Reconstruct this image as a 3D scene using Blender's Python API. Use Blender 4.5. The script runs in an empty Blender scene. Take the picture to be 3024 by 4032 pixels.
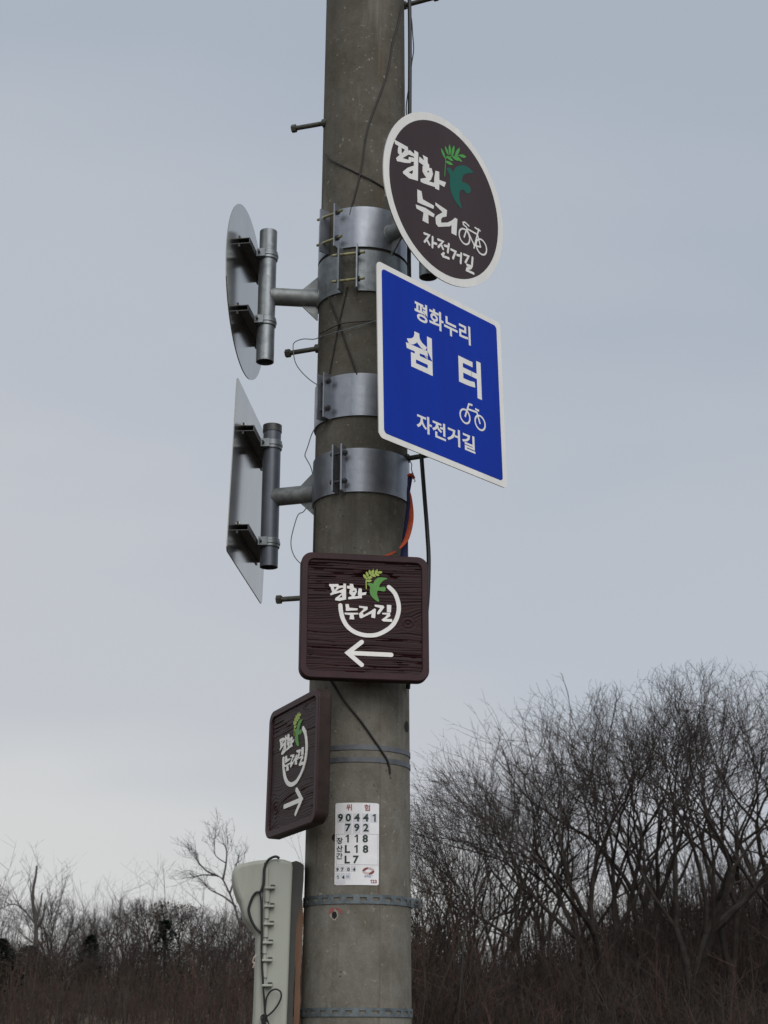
import bpy, math, random
import numpy as np
from mathutils import Vector, Matrix
from mathutils.geometry import tessellate_polygon

# ------------------------------------------------------------------ camera, sky, sun, exposure
R = math.radians
SC = bpy.context.scene
COL = SC.collection
FPX, PITCH, ROLL = 6500.0, R(17.8), R(0.25)          # focal length in pixels of a 3024 x 4032 frame
EYE = np.array([0.0, 0.0, 1.6])
FWD = np.array([0, math.cos(PITCH), math.sin(PITCH)])
_up = np.array([0, -math.sin(PITCH), math.cos(PITCH)])
_rt = np.array([1.0, 0, 0])
RT = math.cos(ROLL) * _rt + math.sin(ROLL) * _up
UP = -math.sin(ROLL) * _rt + math.cos(ROLL) * _up
cam = bpy.data.cameras.new('camera')
cam.sensor_fit = 'VERTICAL'; cam.sensor_height = 36; cam.sensor_width = 27
cam.lens = FPX / 4032 * 36
cam.clip_start = 0.05; cam.clip_end = 6000
cam.dof.use_dof = True; cam.dof.focus_distance = 4.9; cam.dof.aperture_fstop = 15
camo = bpy.data.objects.new('camera', cam); COL.objects.link(camo)
m = Matrix.Identity(4)
for i in range(3):
    m[i][0] = RT[i]; m[i][1] = UP[i]; m[i][2] = -FWD[i]; m[i][3] = EYE[i]
camo.matrix_world = m
SC.camera = camo

SUN_EL, SUN_AZ = R(42), R(162)                        # azimuth from +Y (view direction) towards +X: high behind the camera
wd = bpy.data.worlds.new('World'); SC.world = wd; wd.use_nodes = True
nt = wd.node_tree; nt.nodes.clear(); N = nt.nodes.new; L = nt.links.new
wo = N('ShaderNodeOutputWorld'); bg = N('ShaderNodeBackground'); bg.inputs['Strength'].default_value = 0.1
sky = N('ShaderNodeTexSky'); sky.sky_type = 'NISHITA'; sky.sun_disc = False
sky.sun_elevation = SUN_EL; sky.sun_rotation = SUN_AZ; sky.dust_density = 4.0; sky.air_density = 1.0
tc = N('ShaderNodeTexCoord'); sep = N('ShaderNodeSeparateXYZ'); L(tc.outputs['Generated'], sep.inputs[0])
nz = N('ShaderNodeTexNoise'); nz.inputs['Scale'].default_value = 2.2; nz.inputs['Detail'].default_value = 3.0
mpn = N('ShaderNodeMapping'); mpn.inputs['Scale'].default_value = (1, 1, 3.2); mpn.inputs['Rotation'].default_value = (0, R(14), 0)
L(tc.outputs['Generated'], mpn.inputs[0]); L(mpn.outputs[0], nz.inputs['Vector'])
ad = N('ShaderNodeMath'); ad.operation = 'MULTIPLY_ADD'; ad.inputs[1].default_value = 0.56; L(nz.outputs[0], ad.inputs[0])
dl = N('ShaderNodeMath'); dl.operation = 'MULTIPLY_ADD'; dl.inputs[1].default_value = 0.42; L(sep.outputs['X'], dl.inputs[0]); L(sep.outputs['Z'], dl.inputs[2])
L(dl.outputs[0], ad.inputs[2])                        # cloud thins a little towards the left
rp = N('ShaderNodeValToRGB'); cr = rp.color_ramp; cr.interpolation = 'EASE'
cr.elements[0].position = 0.28; cr.elements[0].color = (0.690, 0.695, 0.690, 1)
cr.elements[1].position = 0.91; cr.elements[1].color = (0.430, 0.482, 0.555, 1)
for _p, _c in ((0.47, (0.570, 0.583, 0.618, 1)), (0.61, (0.515, 0.552, 0.608, 1))):
    e = cr.elements.new(_p); e.color = _c
L(ad.outputs[0], rp.inputs[0])
sc10 = N('ShaderNodeVectorMath'); sc10.operation = 'SCALE'; sc10.inputs['Scale'].default_value = 10.0
L(rp.outputs[0], sc10.inputs[0])
mx = N('ShaderNodeMix'); mx.data_type = 'RGBA'; mx.inputs[0].default_value = 0.90    # cloud cover over the clear sky
L(sky.outputs[0], mx.inputs[6]); L(sc10.outputs[0], mx.inputs[7])
L(mx.outputs[2], bg.inputs[0]); L(bg.outputs[0], wo.inputs[0])

sun = bpy.data.lights.new('sun', 'SUN'); sun.energy = 1.5; sun.angle = R(50); sun.color = (1.0, 0.97, 0.93)
suno = bpy.data.objects.new('sun', sun); COL.objects.link(suno)
sd = Vector((math.sin(SUN_AZ) * math.cos(SUN_EL), math.cos(SUN_AZ) * math.cos(SUN_EL), math.sin(SUN_EL)))
suno.rotation_euler = sd.to_track_quat('Z', 'Y').to_euler(); suno.location = sd * 50
vs = SC.view_settings; vs.view_transform = 'Standard'; vs.look = 'None'; vs.exposure = 0.0; vs.gamma = 1.0; vs.use_curve_mapping = False
SC.cycles.use_denoising = True

# ------------------------------------------------------------------ helpers
def ray(px, py):
    d = FWD + RT * ((px - 1512) / FPX) - UP * ((py - 2016) / FPX)
    return d
def atY(px, py, Y):
    d = ray(px, py); return EYE + d * (Y / d[1])
def atZ(px, py, z):
    d = ray(px, py); return EYE + d * ((z - EYE[2]) / d[2])
PX, PY = -0.0764, 5.1871                              # pole axis
def prad(z): return (0.333 - (z - 1.6) / 75) / 2
def polar(phi, r, z):                                 # phi from the side facing the camera (-Y) towards +X
    return np.array([PX + r * math.sin(phi), PY - r * math.cos(phi), z])
def onpole(px, py, off=0.0):
    d = ray(px, py); z = 2.5
    for _ in range(12):
        r = prad(z) + off
        a = d[0] ** 2 + d[1] ** 2; b = d[0] * PX + d[1] * PY; c = PX * PX + PY * PY - r * r
        q = b * b - a * c
        t = (b - math.sqrt(max(q, 0))) / a
        p = EYE + d * t; z = p[2]
    return p
def phiof(px, py): p = onpole(px, py); return math.atan2(p[0] - PX, PY - p[1])

def setprops(o, label=None, cat=None, group=None, kind=None):
    if label: o['label'] = label
    if cat: o['category'] = cat
    if group: o['group'] = group
    if kind: o['kind'] = kind
    return o
def thing(name, loc, label, cat, group=None):
    o = bpy.data.objects.new(name, None); COL.objects.link(o); o.location = Vector([float(a) for a in loc])
    o.empty_display_size = 0.1
    return setprops(o, label, cat, group)
def rootloc(p):
    while p is not None and p.parent is not None: p = p.parent
    return np.array(p.location) if p is not None else np.zeros(3)
def link(name, verts, faces, mat, parent=None, smooth=False, origin=None, sharp=None):
    v = np.asarray(verts, float).reshape(-1, 3)
    o0 = rootloc(parent) if parent is not None else (np.array(origin, float) if origin is not None else np.zeros(3))
    me = bpy.data.meshes.new(name)
    me.from_pydata((v - o0).tolist(), [], [tuple(int(i) for i in f) for f in faces])
    me.validate(); me.update()
    if smooth:
        me.polygons.foreach_set('use_smooth', [True] * len(me.polygons))
        me.set_sharp_from_angle(angle=R(sharp or 35))
    if mat is not None: me.materials.append(mat)
    o = bpy.data.objects.new(name, me); COL.objects.link(o)
    if parent is not None: o.parent = parent
    else: o.location = Vector(o0.tolist())
    return o
class MB:
    def __init__(s): s.v = []; s.f = []
    def add(s, v, f):
        b = len(s.v); s.v += [tuple(float(c) for c in p) for p in v]; s.f += [tuple(i + b for i in q) for q in f]; return s
    def box(s, o, ax, ay, az, sx, sy, sz, bev=0.0):
        o, ax, ay, az = map(lambda a: np.array(a, float), (o, ax, ay, az)); v = []
        if bev <= 0:
            for k in (-1, 1):
                for j in (-1, 1):
                    for i in (-1, 1): v.append(o + ax * i * sx / 2 + ay * j * sy / 2 + az * k * sz / 2)
            return s.add(v, [(0, 2, 3, 1), (4, 5, 7, 6), (0, 1, 5, 4), (2, 6, 7, 3), (0, 4, 6, 2), (1, 3, 7, 5)])
        loops = []
        for (k, ins) in ((-sz / 2, bev), (-sz / 2 + bev, 0), (sz / 2 - bev, 0), (sz / 2, bev)):
            hx, hy = sx / 2 - ins, sy / 2 - ins
            loops.append([o + ax * a + ay * b + az * k for a, b in ((-hx, -hy), (hx, -hy), (hx, hy), (-hx, hy))])
        return s.loft(loops, True, True)
    def loft(s, loops, cap0=False, cap1=False, closed=True):
        n = len(loops[0]); v = [p for l in loops for p in l]; f = []
        for i in range(len(loops) - 1):
            for j in range(n if closed else n - 1):
                a = i * n + j; b = i * n + (j + 1) % n
                f.append((a, b, b + n, a + n))
        if cap0: f.append(tuple(range(n - 1, -1, -1)))
        if cap1: f.append(tuple((len(loops) - 1) * n + j for j in range(n)))
        return s.add(v, f)
    def rod(s, a, b, r, n=12, r1=None, caps=True, rot=0.0):
        a, b = np.array(a, float), np.array(b, float); r1 = r if r1 is None else r1
        d = (b - a) / np.linalg.norm(b - a); x = np.cross(d, [0, 0, 1] if abs(d[2]) < .9 else [1, 0, 0]); x /= np.linalg.norm(x); y = np.cross(d, x)
        lp = [[c + (x * math.cos(t) + y * math.sin(t)) * q for t in [rot + 2 * math.pi * i / n for i in range(n)]] for c, q in ((a, r), (b, r1))]
        return s.loft(lp, caps, caps)
    def tube(s, pts, r, n=8, rad=None):
        P = [np.array(p, float) for p in pts]; loops = []; x = None
        for i, p in enumerate(P):
            d = P[min(i + 1, len(P) - 1)] - P[max(i - 1, 0)]; d /= np.linalg.norm(d) + 1e-12
            if x is None: x = np.cross(d, [0.3, 0.2, 1]); 
            x = x - d * (x @ d); x /= np.linalg.norm(x) + 1e-12; y = np.cross(d, x)
            q = rad[i] if rad is not None else r
            loops.append([p + (x * math.cos(2 * math.pi * k / n) + y * math.sin(2 * math.pi * k / n)) * q for k in range(n)])
        return s.loft(loops, True, True)
    def build(s, name, mat, parent=None, smooth=False, **k): return link(name, s.v, s.f, mat, parent, smooth, **k)
def spline(pts, k=8):
    P = [np.array(p, float) for p in pts]; P = [2 * P[0] - P[1]] + P + [2 * P[-1] - P[-2]]; out = []
    for i in range(1, len(P) - 2):
        for j in range(k):
            t = j / k; a, b, c, d = P[i - 1:i + 3]
            out.append(0.5 * (2 * b + (c - a) * t + (2 * a - 5 * b + 4 * c - d) * t * t + (3 * b - a - 3 * c + d) * t ** 3))
    return out + [P[-2]]

# ------------------------------------------------------------------ materials
def mat(name, col, rough=0.6, metal=0.0, var=0.0, scale=20.0, bump=0.0, bscale=None, spec=0.5, col2=None, stretch=(1, 1, 1), fac=(0.35, 0.65), coat=0.0):
    ma = bpy.data.materials.new(name); ma.use_nodes = True; t = ma.node_tree; b = t.nodes['Principled BSDF']
    b.inputs['Base Color'].default_value = (*col, 1); b.inputs['Roughness'].default_value = rough
    b.inputs['Metallic'].default_value = metal; b.inputs['Specular IOR Level'].default_value = spec
    b.inputs['Coat Weight'].default_value = coat
    if var > 0 or col2 or bump > 0:
        tc = t.nodes.new('ShaderNodeTexCoord'); mp = t.nodes.new('ShaderNodeMapping'); mp.inputs['Scale'].default_value = stretch
        t.links.new(tc.outputs['Object'], mp.inputs[0])
    if var > 0 or col2:
        n = t.nodes.new('ShaderNodeTexNoise'); n.inputs['Scale'].default_value = scale; n.inputs['Detail'].default_value = 6; n.inputs['Roughness'].default_value = 0.62
        t.links.new(mp.outputs[0], n.inputs['Vector'])
        r = t.nodes.new('ShaderNodeMapRange'); r.inputs[1].default_value = fac[0]; r.inputs[2].default_value = fac[1]; t.links.new(n.outputs[0], r.inputs[0])
        x = t.nodes.new('ShaderNodeMix'); x.data_type = 'RGBA'; t.links.new(r.outputs[0], x.inputs[0])
        if col2: ca, cb = col, col2
        else: ca, cb = [c * (1 - var) for c in col], [min(1, c * (1 + var)) for c in col]
        x.inputs[6].default_value = (*ca, 1); x.inputs[7].default_value = (*cb, 1)
        t.links.new(x.outputs[2], b.inputs['Base Color'])
        rr = t.nodes.new('ShaderNodeMapRange'); rr.inputs[3].default_value = rough * 0.85; rr.inputs[4].default_value = min(1, rough * 1.15)
        t.links.new(n.outputs[0], rr.inputs[0]); t.links.new(rr.outputs[0], b.inputs['Roughness'])
    if bump > 0:
        n2 = t.nodes.new('ShaderNodeTexNoise'); n2.inputs['Scale'].default_value = bscale or scale * 4; n2.inputs['Detail'].default_value = 5
        t.links.new(mp.outputs[0], n2.inputs['Vector'])
        bp = t.nodes.new('ShaderNodeBump'); bp.inputs['Strength'].default_value = 1.0; bp.inputs['Distance'].default_value = bump
        t.links.new(n2.outputs[0], bp.inputs['Height']); t.links.new(bp.outputs[0], b.inputs['Normal'])
    return ma

def concrete_mat():
    ma = bpy.data.materials.new('weathered_concrete'); ma.use_nodes = True; t = ma.node_tree; b = t.nodes['Principled BSDF']; N = t.nodes.new; L = t.links.new
    b.inputs['Roughness'].default_value = 0.88; b.inputs['Specular IOR Level'].default_value = 0.25
    tc = N('ShaderNodeTexCoord'); sp = N('ShaderNodeSeparateXYZ'); L(tc.outputs['Object'], sp.inputs[0])
    def noise(scale, detail, stretch=(1, 1, 1), rough=0.6):
        mp = N('ShaderNodeMapping'); mp.inputs['Scale'].default_value = stretch; L(tc.outputs['Object'], mp.inputs[0])
        n = N('ShaderNodeTexNoise'); n.inputs['Scale'].default_value = scale; n.inputs['Detail'].default_value = detail; n.inputs['Roughness'].default_value = rough
        L(mp.outputs[0], n.inputs['Vector']); return n.outputs[0]
    def mr(src, a, c, lo=0.0, hi=1.0):
        r = N('ShaderNodeMapRange'); r.inputs[1].default_value = a; r.inputs[2].default_value = c; r.inputs[3].default_value = lo; r.inputs[4].default_value = hi
        L(src, r.inputs[0]); return r.outputs[0]
    def mixc(f, a, c, mode='MIX'):
        x = N('ShaderNodeMix'); x.data_type = 'RGBA'; x.blend_type = mode
        if hasattr(f, 'links') or not isinstance(f, float): L(f, x.inputs[0])
        else: x.inputs[0].default_value = f
        for s, i in ((a, 6), (c, 7)):
            if isinstance(s, tuple): x.inputs[i].default_value = (*s, 1)
            else: L(s, x.inputs[i])
        return x.outputs[2]
    def mth(op, a, c):
        x = N('ShaderNodeMath'); x.operation = op
        for s, i in ((a, 0), (c, 1)):
            if isinstance(s, (int, float)): x.inputs[i].default_value = s
            else: L(s, x.inputs[i])
        return x.outputs[0]
    # base colour turns darker towards the top of the pole, with a ragged border
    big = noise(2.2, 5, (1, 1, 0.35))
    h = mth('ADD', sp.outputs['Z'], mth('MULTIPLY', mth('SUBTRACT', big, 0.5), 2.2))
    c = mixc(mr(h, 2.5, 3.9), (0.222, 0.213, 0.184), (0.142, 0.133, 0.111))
    c = mixc(mr(noise(8, 8, (1, 1, .8), .68), 0.36, 0.66), c, (0.70, 0.68, 0.64), 'MULTIPLY')
    c = mixc(mr(noise(30, 5, (1, 1, .7), .7), 0.40, 0.66), c, (0.80, 0.79, 0.76), 'MULTIPLY')
    c = mixc(mth('MULTIPLY', mr(noise(5.5, 4, (1, 1, 0.12)), 0.52, 0.72), 0.5), c, (0.16, 0.14, 0.11))
    c = mixc(mr(noise(60, 4), 0.63, 0.74), c, (0.32, 0.31, 0.27))
    c = mixc(mr(noise(260, 2), 0.62, 0.78), c, (0.10, 0.095, 0.085))
    vp = N('ShaderNodeTexVoronoi'); vp.inputs['Scale'].default_value = 34; L(tc.outputs['Object'], vp.inputs['Vector'])
    pit = mth('MULTIPLY', mr(vp.outputs['Distance'], 0.06, 0.16, 1.0, 0.0), mr(noise(6, 3), 0.50, 0.60))
    c = mixc(mth('MULTIPLY', pit, 0.75), c, (0.045, 0.04, 0.035))
    c = mixc(mth('MULTIPLY', mr(noise(18, 5, (1, 1, 0.07), .55), 0.56, 0.70), 0.55), c, (0.075, 0.068, 0.056))
    c = mixc(mth('MULTIPLY', mr(noise(13, 5, (1, 1, 0.10), .55), 0.60, 0.72), 0.40), c, (0.30, 0.29, 0.26))
    # mould seam: a thin vertical line with rust weeping along it in broken runs
    at = N('ShaderNodeMath'); at.operation = 'ARCTAN2'; L(sp.outputs['X'], at.inputs[0]); L(mth('MULTIPLY', sp.outputs['Y'], -1.0), at.inputs[1])
    wob = mth('MULTIPLY', mth('SUBTRACT', noise(3, 3, (1, 1, 1)), 0.5), 0.03)
    for phi, w, amt, col in ((0.44, 0.012, 0.5, (0.07, 0.06, 0.05)), (0.41, 0.035, 0.8, (0.13, 0.075, 0.04)), (-0.86, 0.03, 0.7, (0.12, 0.08, 0.05))):
        d = mth('ABSOLUTE', mth('ADD', mth('SUBTRACT', at.outputs[0], phi), wob), 0.0)
        line = mr(d, 0.0, w, 1.0, 0.0)
        brk = mr(noise(7.0 + 9 * w, 3, (0.5, 0.5, 1.0)), 0.48, 0.62) if w > 0.02 else mr(noise(3, 2), 0.3, 0.5)
        c = mixc(mth('MULTIPLY', mth('MULTIPLY', line, brk), amt), c, col)
    L(c, b.inputs['Base Color'])
    bp = N('ShaderNodeBump'); bp.inputs['Distance'].default_value = 0.0016; bp.inputs['Strength'].default_value = 0.8
    L(mth('SUBTRACT', mth('ADD', noise(120, 4), mth('MULTIPLY', noise(14, 4), 1.5)), pit), bp.inputs['Height']); L(bp.outputs[0], b.inputs['Normal'])
    return ma

def zinc_mat(name, col, rough, metal, mott, rust):
    """galvanised sheet: crystalline mottling, grime runs and a few rust specks"""
    ma = bpy.data.materials.new(name); ma.use_nodes = True; t = ma.node_tree; b = t.nodes['Principled BSDF']; N = t.nodes.new; L = t.links.new
    b.inputs['Metallic'].default_value = metal
    tc = N('ShaderNodeTexCoord')
    vo = N('ShaderNodeTexVoronoi'); vo.inputs['Scale'].default_value = 55; L(tc.outputs['Object'], vo.inputs['Vector'])
    n1 = N('ShaderNodeTexNoise'); n1.inputs['Scale'].default_value = 11; n1.inputs['Detail'].default_value = 7; n1.inputs['Roughness'].default_value = .65; L(tc.outputs['Object'], n1.inputs['Vector'])
    mp = N('ShaderNodeMapping'); mp.inputs['Scale'].default_value = (1, 1, .12); L(tc.outputs['Object'], mp.inputs[0])
    n2 = N('ShaderNodeTexNoise'); n2.inputs['Scale'].default_value = 26; n2.inputs['Detail'].default_value = 4; L(mp.outputs[0], n2.inputs['Vector'])
    n3 = N('ShaderNodeTexNoise'); n3.inputs['Scale'].default_value = 48; n3.inputs['Detail'].default_value = 5; L(tc.outputs['Object'], n3.inputs['Vector'])
    def mr(src, a, c, lo, hi):
        r = N('ShaderNodeMapRange'); r.inputs[1].default_value = a; r.inputs[2].default_value = c; r.inputs[3].default_value = lo; r.inputs[4].default_value = hi; L(src, r.inputs[0]); return r.outputs[0]
    sep = N('ShaderNodeSeparateColor'); L(vo.outputs['Color'], sep.inputs[0])
    def mul(a, c):
        x = N('ShaderNodeMath'); x.operation = 'MULTIPLY'; L(a, x.inputs[0]); L(c, x.inputs[1]); return x.outputs[0]
    k = mul(mul(mr(sep.outputs[0], 0, 1, 1 - mott * .5, 1 + mott * .5), mr(n1.outputs[0], .3, .7, 1 - mott, 1 + mott * .6)), mr(n2.outputs[0], .45, .75, 1.0, .8))
    sc = N('ShaderNodeVectorMath'); sc.operation = 'SCALE'; sc.inputs[0].default_value = col; L(k, sc.inputs['Scale'])
    x = N('ShaderNodeMix'); x.data_type = 'RGBA'; L(mr(n3.outputs[0], .70 - rust * .05, .80, 0, .75), x.inputs[0]); L(sc.outputs[0], x.inputs[6]); x.inputs[7].default_value = (.14, .085, .05, 1)
    L(x.outputs[2], b.inputs['Base Color']); L(mr(n1.outputs[0], .3, .7, rough * .8, rough * 1.25), b.inputs['Roughness'])
    bp = N('ShaderNodeBump'); bp.inputs['Distance'].default_value = .0012; bp.inputs['Strength'].default_value = .35; L(n1.outputs[0], bp.inputs['Height']); L(bp.outputs[0], b.inputs['Normal'])
    return ma

M = {
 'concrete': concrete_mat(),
 'galv': zinc_mat('galvanised_steel', (0.29, 0.32, 0.34), 0.44, 0.65, .22, 1),
 'galv_rough': zinc_mat('rough_galvanised_steel', (0.27, 0.29, 0.29), 0.56, 0.55, .30, 1.2),
 'painted': mat('blue_grey_steel_paint', (0.13, 0.145, 0.175), 0.42, 0.35, 0.12, 14),
 'band_paint': zinc_mat('satin_steel_band', (0.335, 0.36, 0.405), 0.38, 0.75, .12, .4),
 'dark_steel': mat('dark_steel', (0.095, 0.097, 0.10), 0.5, 0.5, 0.3, 30),
 'alu': mat('aluminium_plate', (0.50, 0.485, 0.455), 0.16, 0.97, 0.10, 5, stretch=(1, 1, .3)),
 'zinc': mat('yellow_zinc_bolt', (0.42, 0.40, 0.22), 0.42, 0.8, 0.3, 60),
 'bolt_old': mat('old_step_bolt', (0.10, 0.10, 0.085), 0.6, 0.5, 0.35, 50, 0.0006, 120),
 'strap': mat('steel_strap', (0.14, 0.165, 0.175), 0.55, 0.5, 0.3, 40, 0.0004, 90),
 'strap_plain': mat('dull_grey_strap', (0.13, 0.14, 0.155), 0.55, 0.4, 0.2, 25),
 'sign_white': mat('white_reflective_sheet', (0.87, 0.865, 0.83), 0.45, 0.0, 0.06, 14, stretch=(1, 1, .2)),
 'sign_brown': mat('brown_reflective_sheet', (0.055, 0.038, 0.042), 0.5, 0.0, 0.10, 8, spec=.2, stretch=(1, 1, .15)),
 'sign_blue': mat('blue_reflective_sheet', (0.003, 0.034, 0.370), 0.5, 0.0, 0.10, 7, spec=.15, stretch=(1, 1, .15)),
 'teal': mat('teal_print', (0.016, 0.135, 0.105), 0.5, spec=.2),
 'leafgreen': mat('leaf_green_print', (0.075, 0.36, 0.065), 0.45),
 'wood': mat('dark_brown_stained_wood', (0.0240, 0.0066, 0.0080), 0.5, 0.0, 0.35, 16, 0.0004, 60, spec=.2, stretch=(1, 1, 4)),
 'rim': mat('painted_wooden_rim', (0.046, 0.021, 0.0245), 0.5, 0.0, 0.20, 18, 0.0003, 120, spec=.22),
 'edge': mat('shade_tinted_wooden_edge', (0.034, 0.022, 0.019), 0.65, 0.0, 0.3, 18, 0.0006, 70, spec=.2),  # board sides: their shade put into a colour darker than the rim
 'white_paint': mat('white_sign_paint', (0.90, 0.895, 0.86), 0.5, 0.0, 0.06, 45),
 'bird_green': mat('green_sign_paint', (0.085, 0.30, 0.045), 0.5, 0.0, 0.12, 40),
 'branch_yellow': mat('yellow_green_sign_paint', (0.40, 0.52, 0.09), 0.5, 0.0, 0.12, 40),
 'plate_white': mat('white_number_plate', (0.89, 0.89, 0.91), 0.4, 0.0, 0.05, 30),
 'print_green': mat('dark_green_print', (0.012, 0.035, 0.025), 0.5),
 'print_red': mat('dull_red_print', (0.33, 0.08, 0.075), 0.5, 0.0, 0.2, 80),
 'print_darkred': mat('dark_red_print', (0.22, 0.045, 0.04), 0.5, 0.0, 0.2, 80),
 'print_pink': mat('faded_pink_print', (0.60, 0.48, 0.47), 0.5),
 'print_blue': mat('faded_blue_print', (0.35, 0.42, 0.55), 0.5),
 'print_grid': mat('grey_grid_print', (0.50, 0.51, 0.56), 0.5),
 'print_cell': mat('grey_cell_print', (0.70, 0.71, 0.76), 0.5),
 'rubber': mat('black_rubber', (0.012, 0.013, 0.014), 0.45, 0.0, 0.2, 30),
 'wire_dark': mat('dark_wire', (0.022, 0.020, 0.018), 0.6),
 'wire_pale': mat('pale_grey_wire', (0.17, 0.205, 0.21), 0.5, 0.2),
 'orange': mat('orange_ribbon_cloth', (0.52, 0.085, 0.03), 0.8, 0.0, 0.15, 60),
 'navy': mat('navy_ribbon_cloth', (0.020, 0.022, 0.085), 0.8, 0.0, 0.15, 60),
 'box': mat('beige_grey_plastic', (0.40, 0.42, 0.365), 0.55, 0.0, 0.0, 9, 0.0002, 60, col2=(0.30, 0.305, 0.255), stretch=(1, 1, .18), fac=(.46, .74)),
 'box_dark': mat('box_shade_and_fittings', (0.06, 0.06, 0.055), 0.7, 0.0, 0.2, 10),  # shade of the box's rear half put into the colour; also seam line, catches
 'plank': mat('weathered_brown_plank', (0.17, 0.085, 0.045), 0.8, 0.0, 0.4, 9, 0.001, 30, stretch=(1, 1, 0.2), col2=(0.30, 0.19, 0.13)),
 'hole': mat('black_hole_filler', (0.012, 0.012, 0.012), 0.9),
 'hole_lip': mat('pale_mortar', (0.36, 0.33, 0.27), 0.9, 0.0, 0.2, 60),
}

# ------------------------------------------------------------------ outlines of the lettering and emblems, in metres on each sign's own face
ROUND_POLYS = [[[(-0.2504,0.1146),(-0.1864,0.1149),(-0.1836,0.102),(-0.1772,0.1076),(-0.1541,0.1027),(-0.155,0.1171),(-0.1354,0.1162),(-0.1373,0.0111),(-0.1429,0.0109),(-0.1788,0.0038),(-0.2081,0.0097),(-0.209,0.0162),(-0.1862,0.0396),(-0.1549,0.061),(-0.1577,0.064),(-0.1559,0.0732),(-0.1697,0.0688),(-0.1734,0.0616),(-0.1954,0.0531),(-0.2373,0.0418),(-0.2418,0.0509),(-0.2247,0.0706),(-0.2329,0.0727),(-0.2339,0.0848),(-0.2303,0.0996),(-0.2467,0.1002)],[(-0.2166,0.0991),(-0.1993,0.0989),(-0.2147,0.0784)],[(-0.211,0.0639),(-0.1818,0.0895),(-0.1559,0.0921),(-0.1559,0.0879),(-0.1808,0.0816),(-0.1826,0.0696)],[(-0.1825,0.0251),(-0.1614,0.0408),(-0.1614,0.0318),(-0.1678,0.0236)]],[[(-0.1298,0.1038),(-0.1074,0.0999),(-0.1139,0.1169),(-0.0894,0.1166),(-0.0895,0.0982),(-0.081,0.0919),(-0.0829,0.0826),(-0.0697,0.0853),(-0.0631,0.0668),(-0.0727,0.0431),(-0.0831,0.0318),(-0.0575,0.0373),(-0.0565,0.0568),(-0.0507,0.0847),(-0.0325,0.0887),(-0.0317,0.0585),(0.0019,0.063),(-0.0069,0.0424),(-0.0318,0.0429),(-0.0329,0.0199),(-0.0519,0.0185),(-0.0538,0.0234),(-0.1084,0.0145),(-0.1234,0.014),(-0.1243,0.0248),(-0.0953,0.0409),(-0.1046,0.0454),(-0.1149,0.0552),(-0.114,0.0753),(-0.1102,0.0797),(-0.1327,0.0829)],[(-0.0933,0.0613),(-0.0867,0.0718),(-0.0811,0.0657)]],[[(-0.1401,-0.0203),(-0.1199,-0.0188),(-0.1136,-0.0455),(-0.0589,-0.0474),(-0.0615,-0.0599),(-0.1238,-0.0656),(-0.1389,-0.0659)]],[[(-0.1476,-0.0779),(-0.101,-0.0717),(-0.0564,-0.0768),(-0.0603,-0.0897),(-0.0871,-0.0907),(-0.0859,-0.1231),(-0.115,-0.1231),(-0.1099,-0.0921),(-0.1439,-0.0904)]],[[(-0.0524,-0.0325),(0.0059,-0.0381),(0.0031,-0.0621),(-0.0165,-0.0726),(-0.0243,-0.0832),(-0.0231,-0.0951),(0.0094,-0.0816),(0.0305,-0.0658),(0.0464,-0.05),(0.0583,-0.0502),(0.0523,-0.1137),(0.0274,-0.1137),(0.029,-0.0826),(0.0198,-0.0919),(-0.0374,-0.1157),(-0.0489,-0.1098),(-0.0514,-0.0862),(-0.0423,-0.0751),(-0.0164,-0.0545),(-0.0511,-0.0425)]]]
ROUND_SMALL = [[(-0.1063,-0.1655),(-0.0822,-0.1629),(-0.105,-0.1948)],[(-0.0949,-0.1835),(-0.0811,-0.196)],[(-0.0657,-0.1632),(-0.0672,-0.2001)],[(-0.0646,-0.1833),(-0.048,-0.1808)],[(-0.0389,-0.1624),(-0.0145,-0.1598),(-0.0378,-0.1882)],[(-0.0249,-0.174),(-0.0147,-0.1871)],[(-0.0068,-0.172),(0.0113,-0.169)],[(0.014,-0.1585),(0.0085,-0.1907)],[(-0.0109,-0.2007),(-0.0195,-0.2095),(-0.0149,-0.2134),(0.0135,-0.2105)],[(0.0256,-0.1741),(0.0478,-0.1734),(0.0344,-0.2028)],[(0.0555,-0.1828),(0.0726,-0.1793)],[(0.0762,-0.1695),(0.0729,-0.2058)],[(0.09,-0.1682),(0.1139,-0.1661),(0.0976,-0.1939)],[(0.134,-0.1635),(0.1309,-0.1904)],[(0.1054,-0.2006),(0.1294,-0.1976),(0.124,-0.2052),(0.1052,-0.2149),(0.1038,-0.221),(0.1384,-0.22)]]
ROUND_BIKE = [[(0.1047,-0.0622),(0.0887,-0.0587),(0.0875,-0.0514),(0.0969,-0.0468),(0.1168,-0.0527)],[(0.1073,-0.065),(0.0921,-0.1035)],[(0.1073,-0.0669),(0.1557,-0.0678)],[(0.1085,-0.0722),(0.1441,-0.1146)],[(0.1683,-0.0455),(0.1426,-0.1248)],[(0.1493,-0.047),(0.175,-0.0488)],[(0.1611,-0.0677),(0.1767,-0.1083)],[(0.1428,-0.1151),(0.1767,-0.1083)]]
ROUND_WHEELS = [[(0.0935,-0.101),(0.0938,-0.073)],[(0.1808,-0.1067),(0.1813,-0.0785)]]
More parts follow.
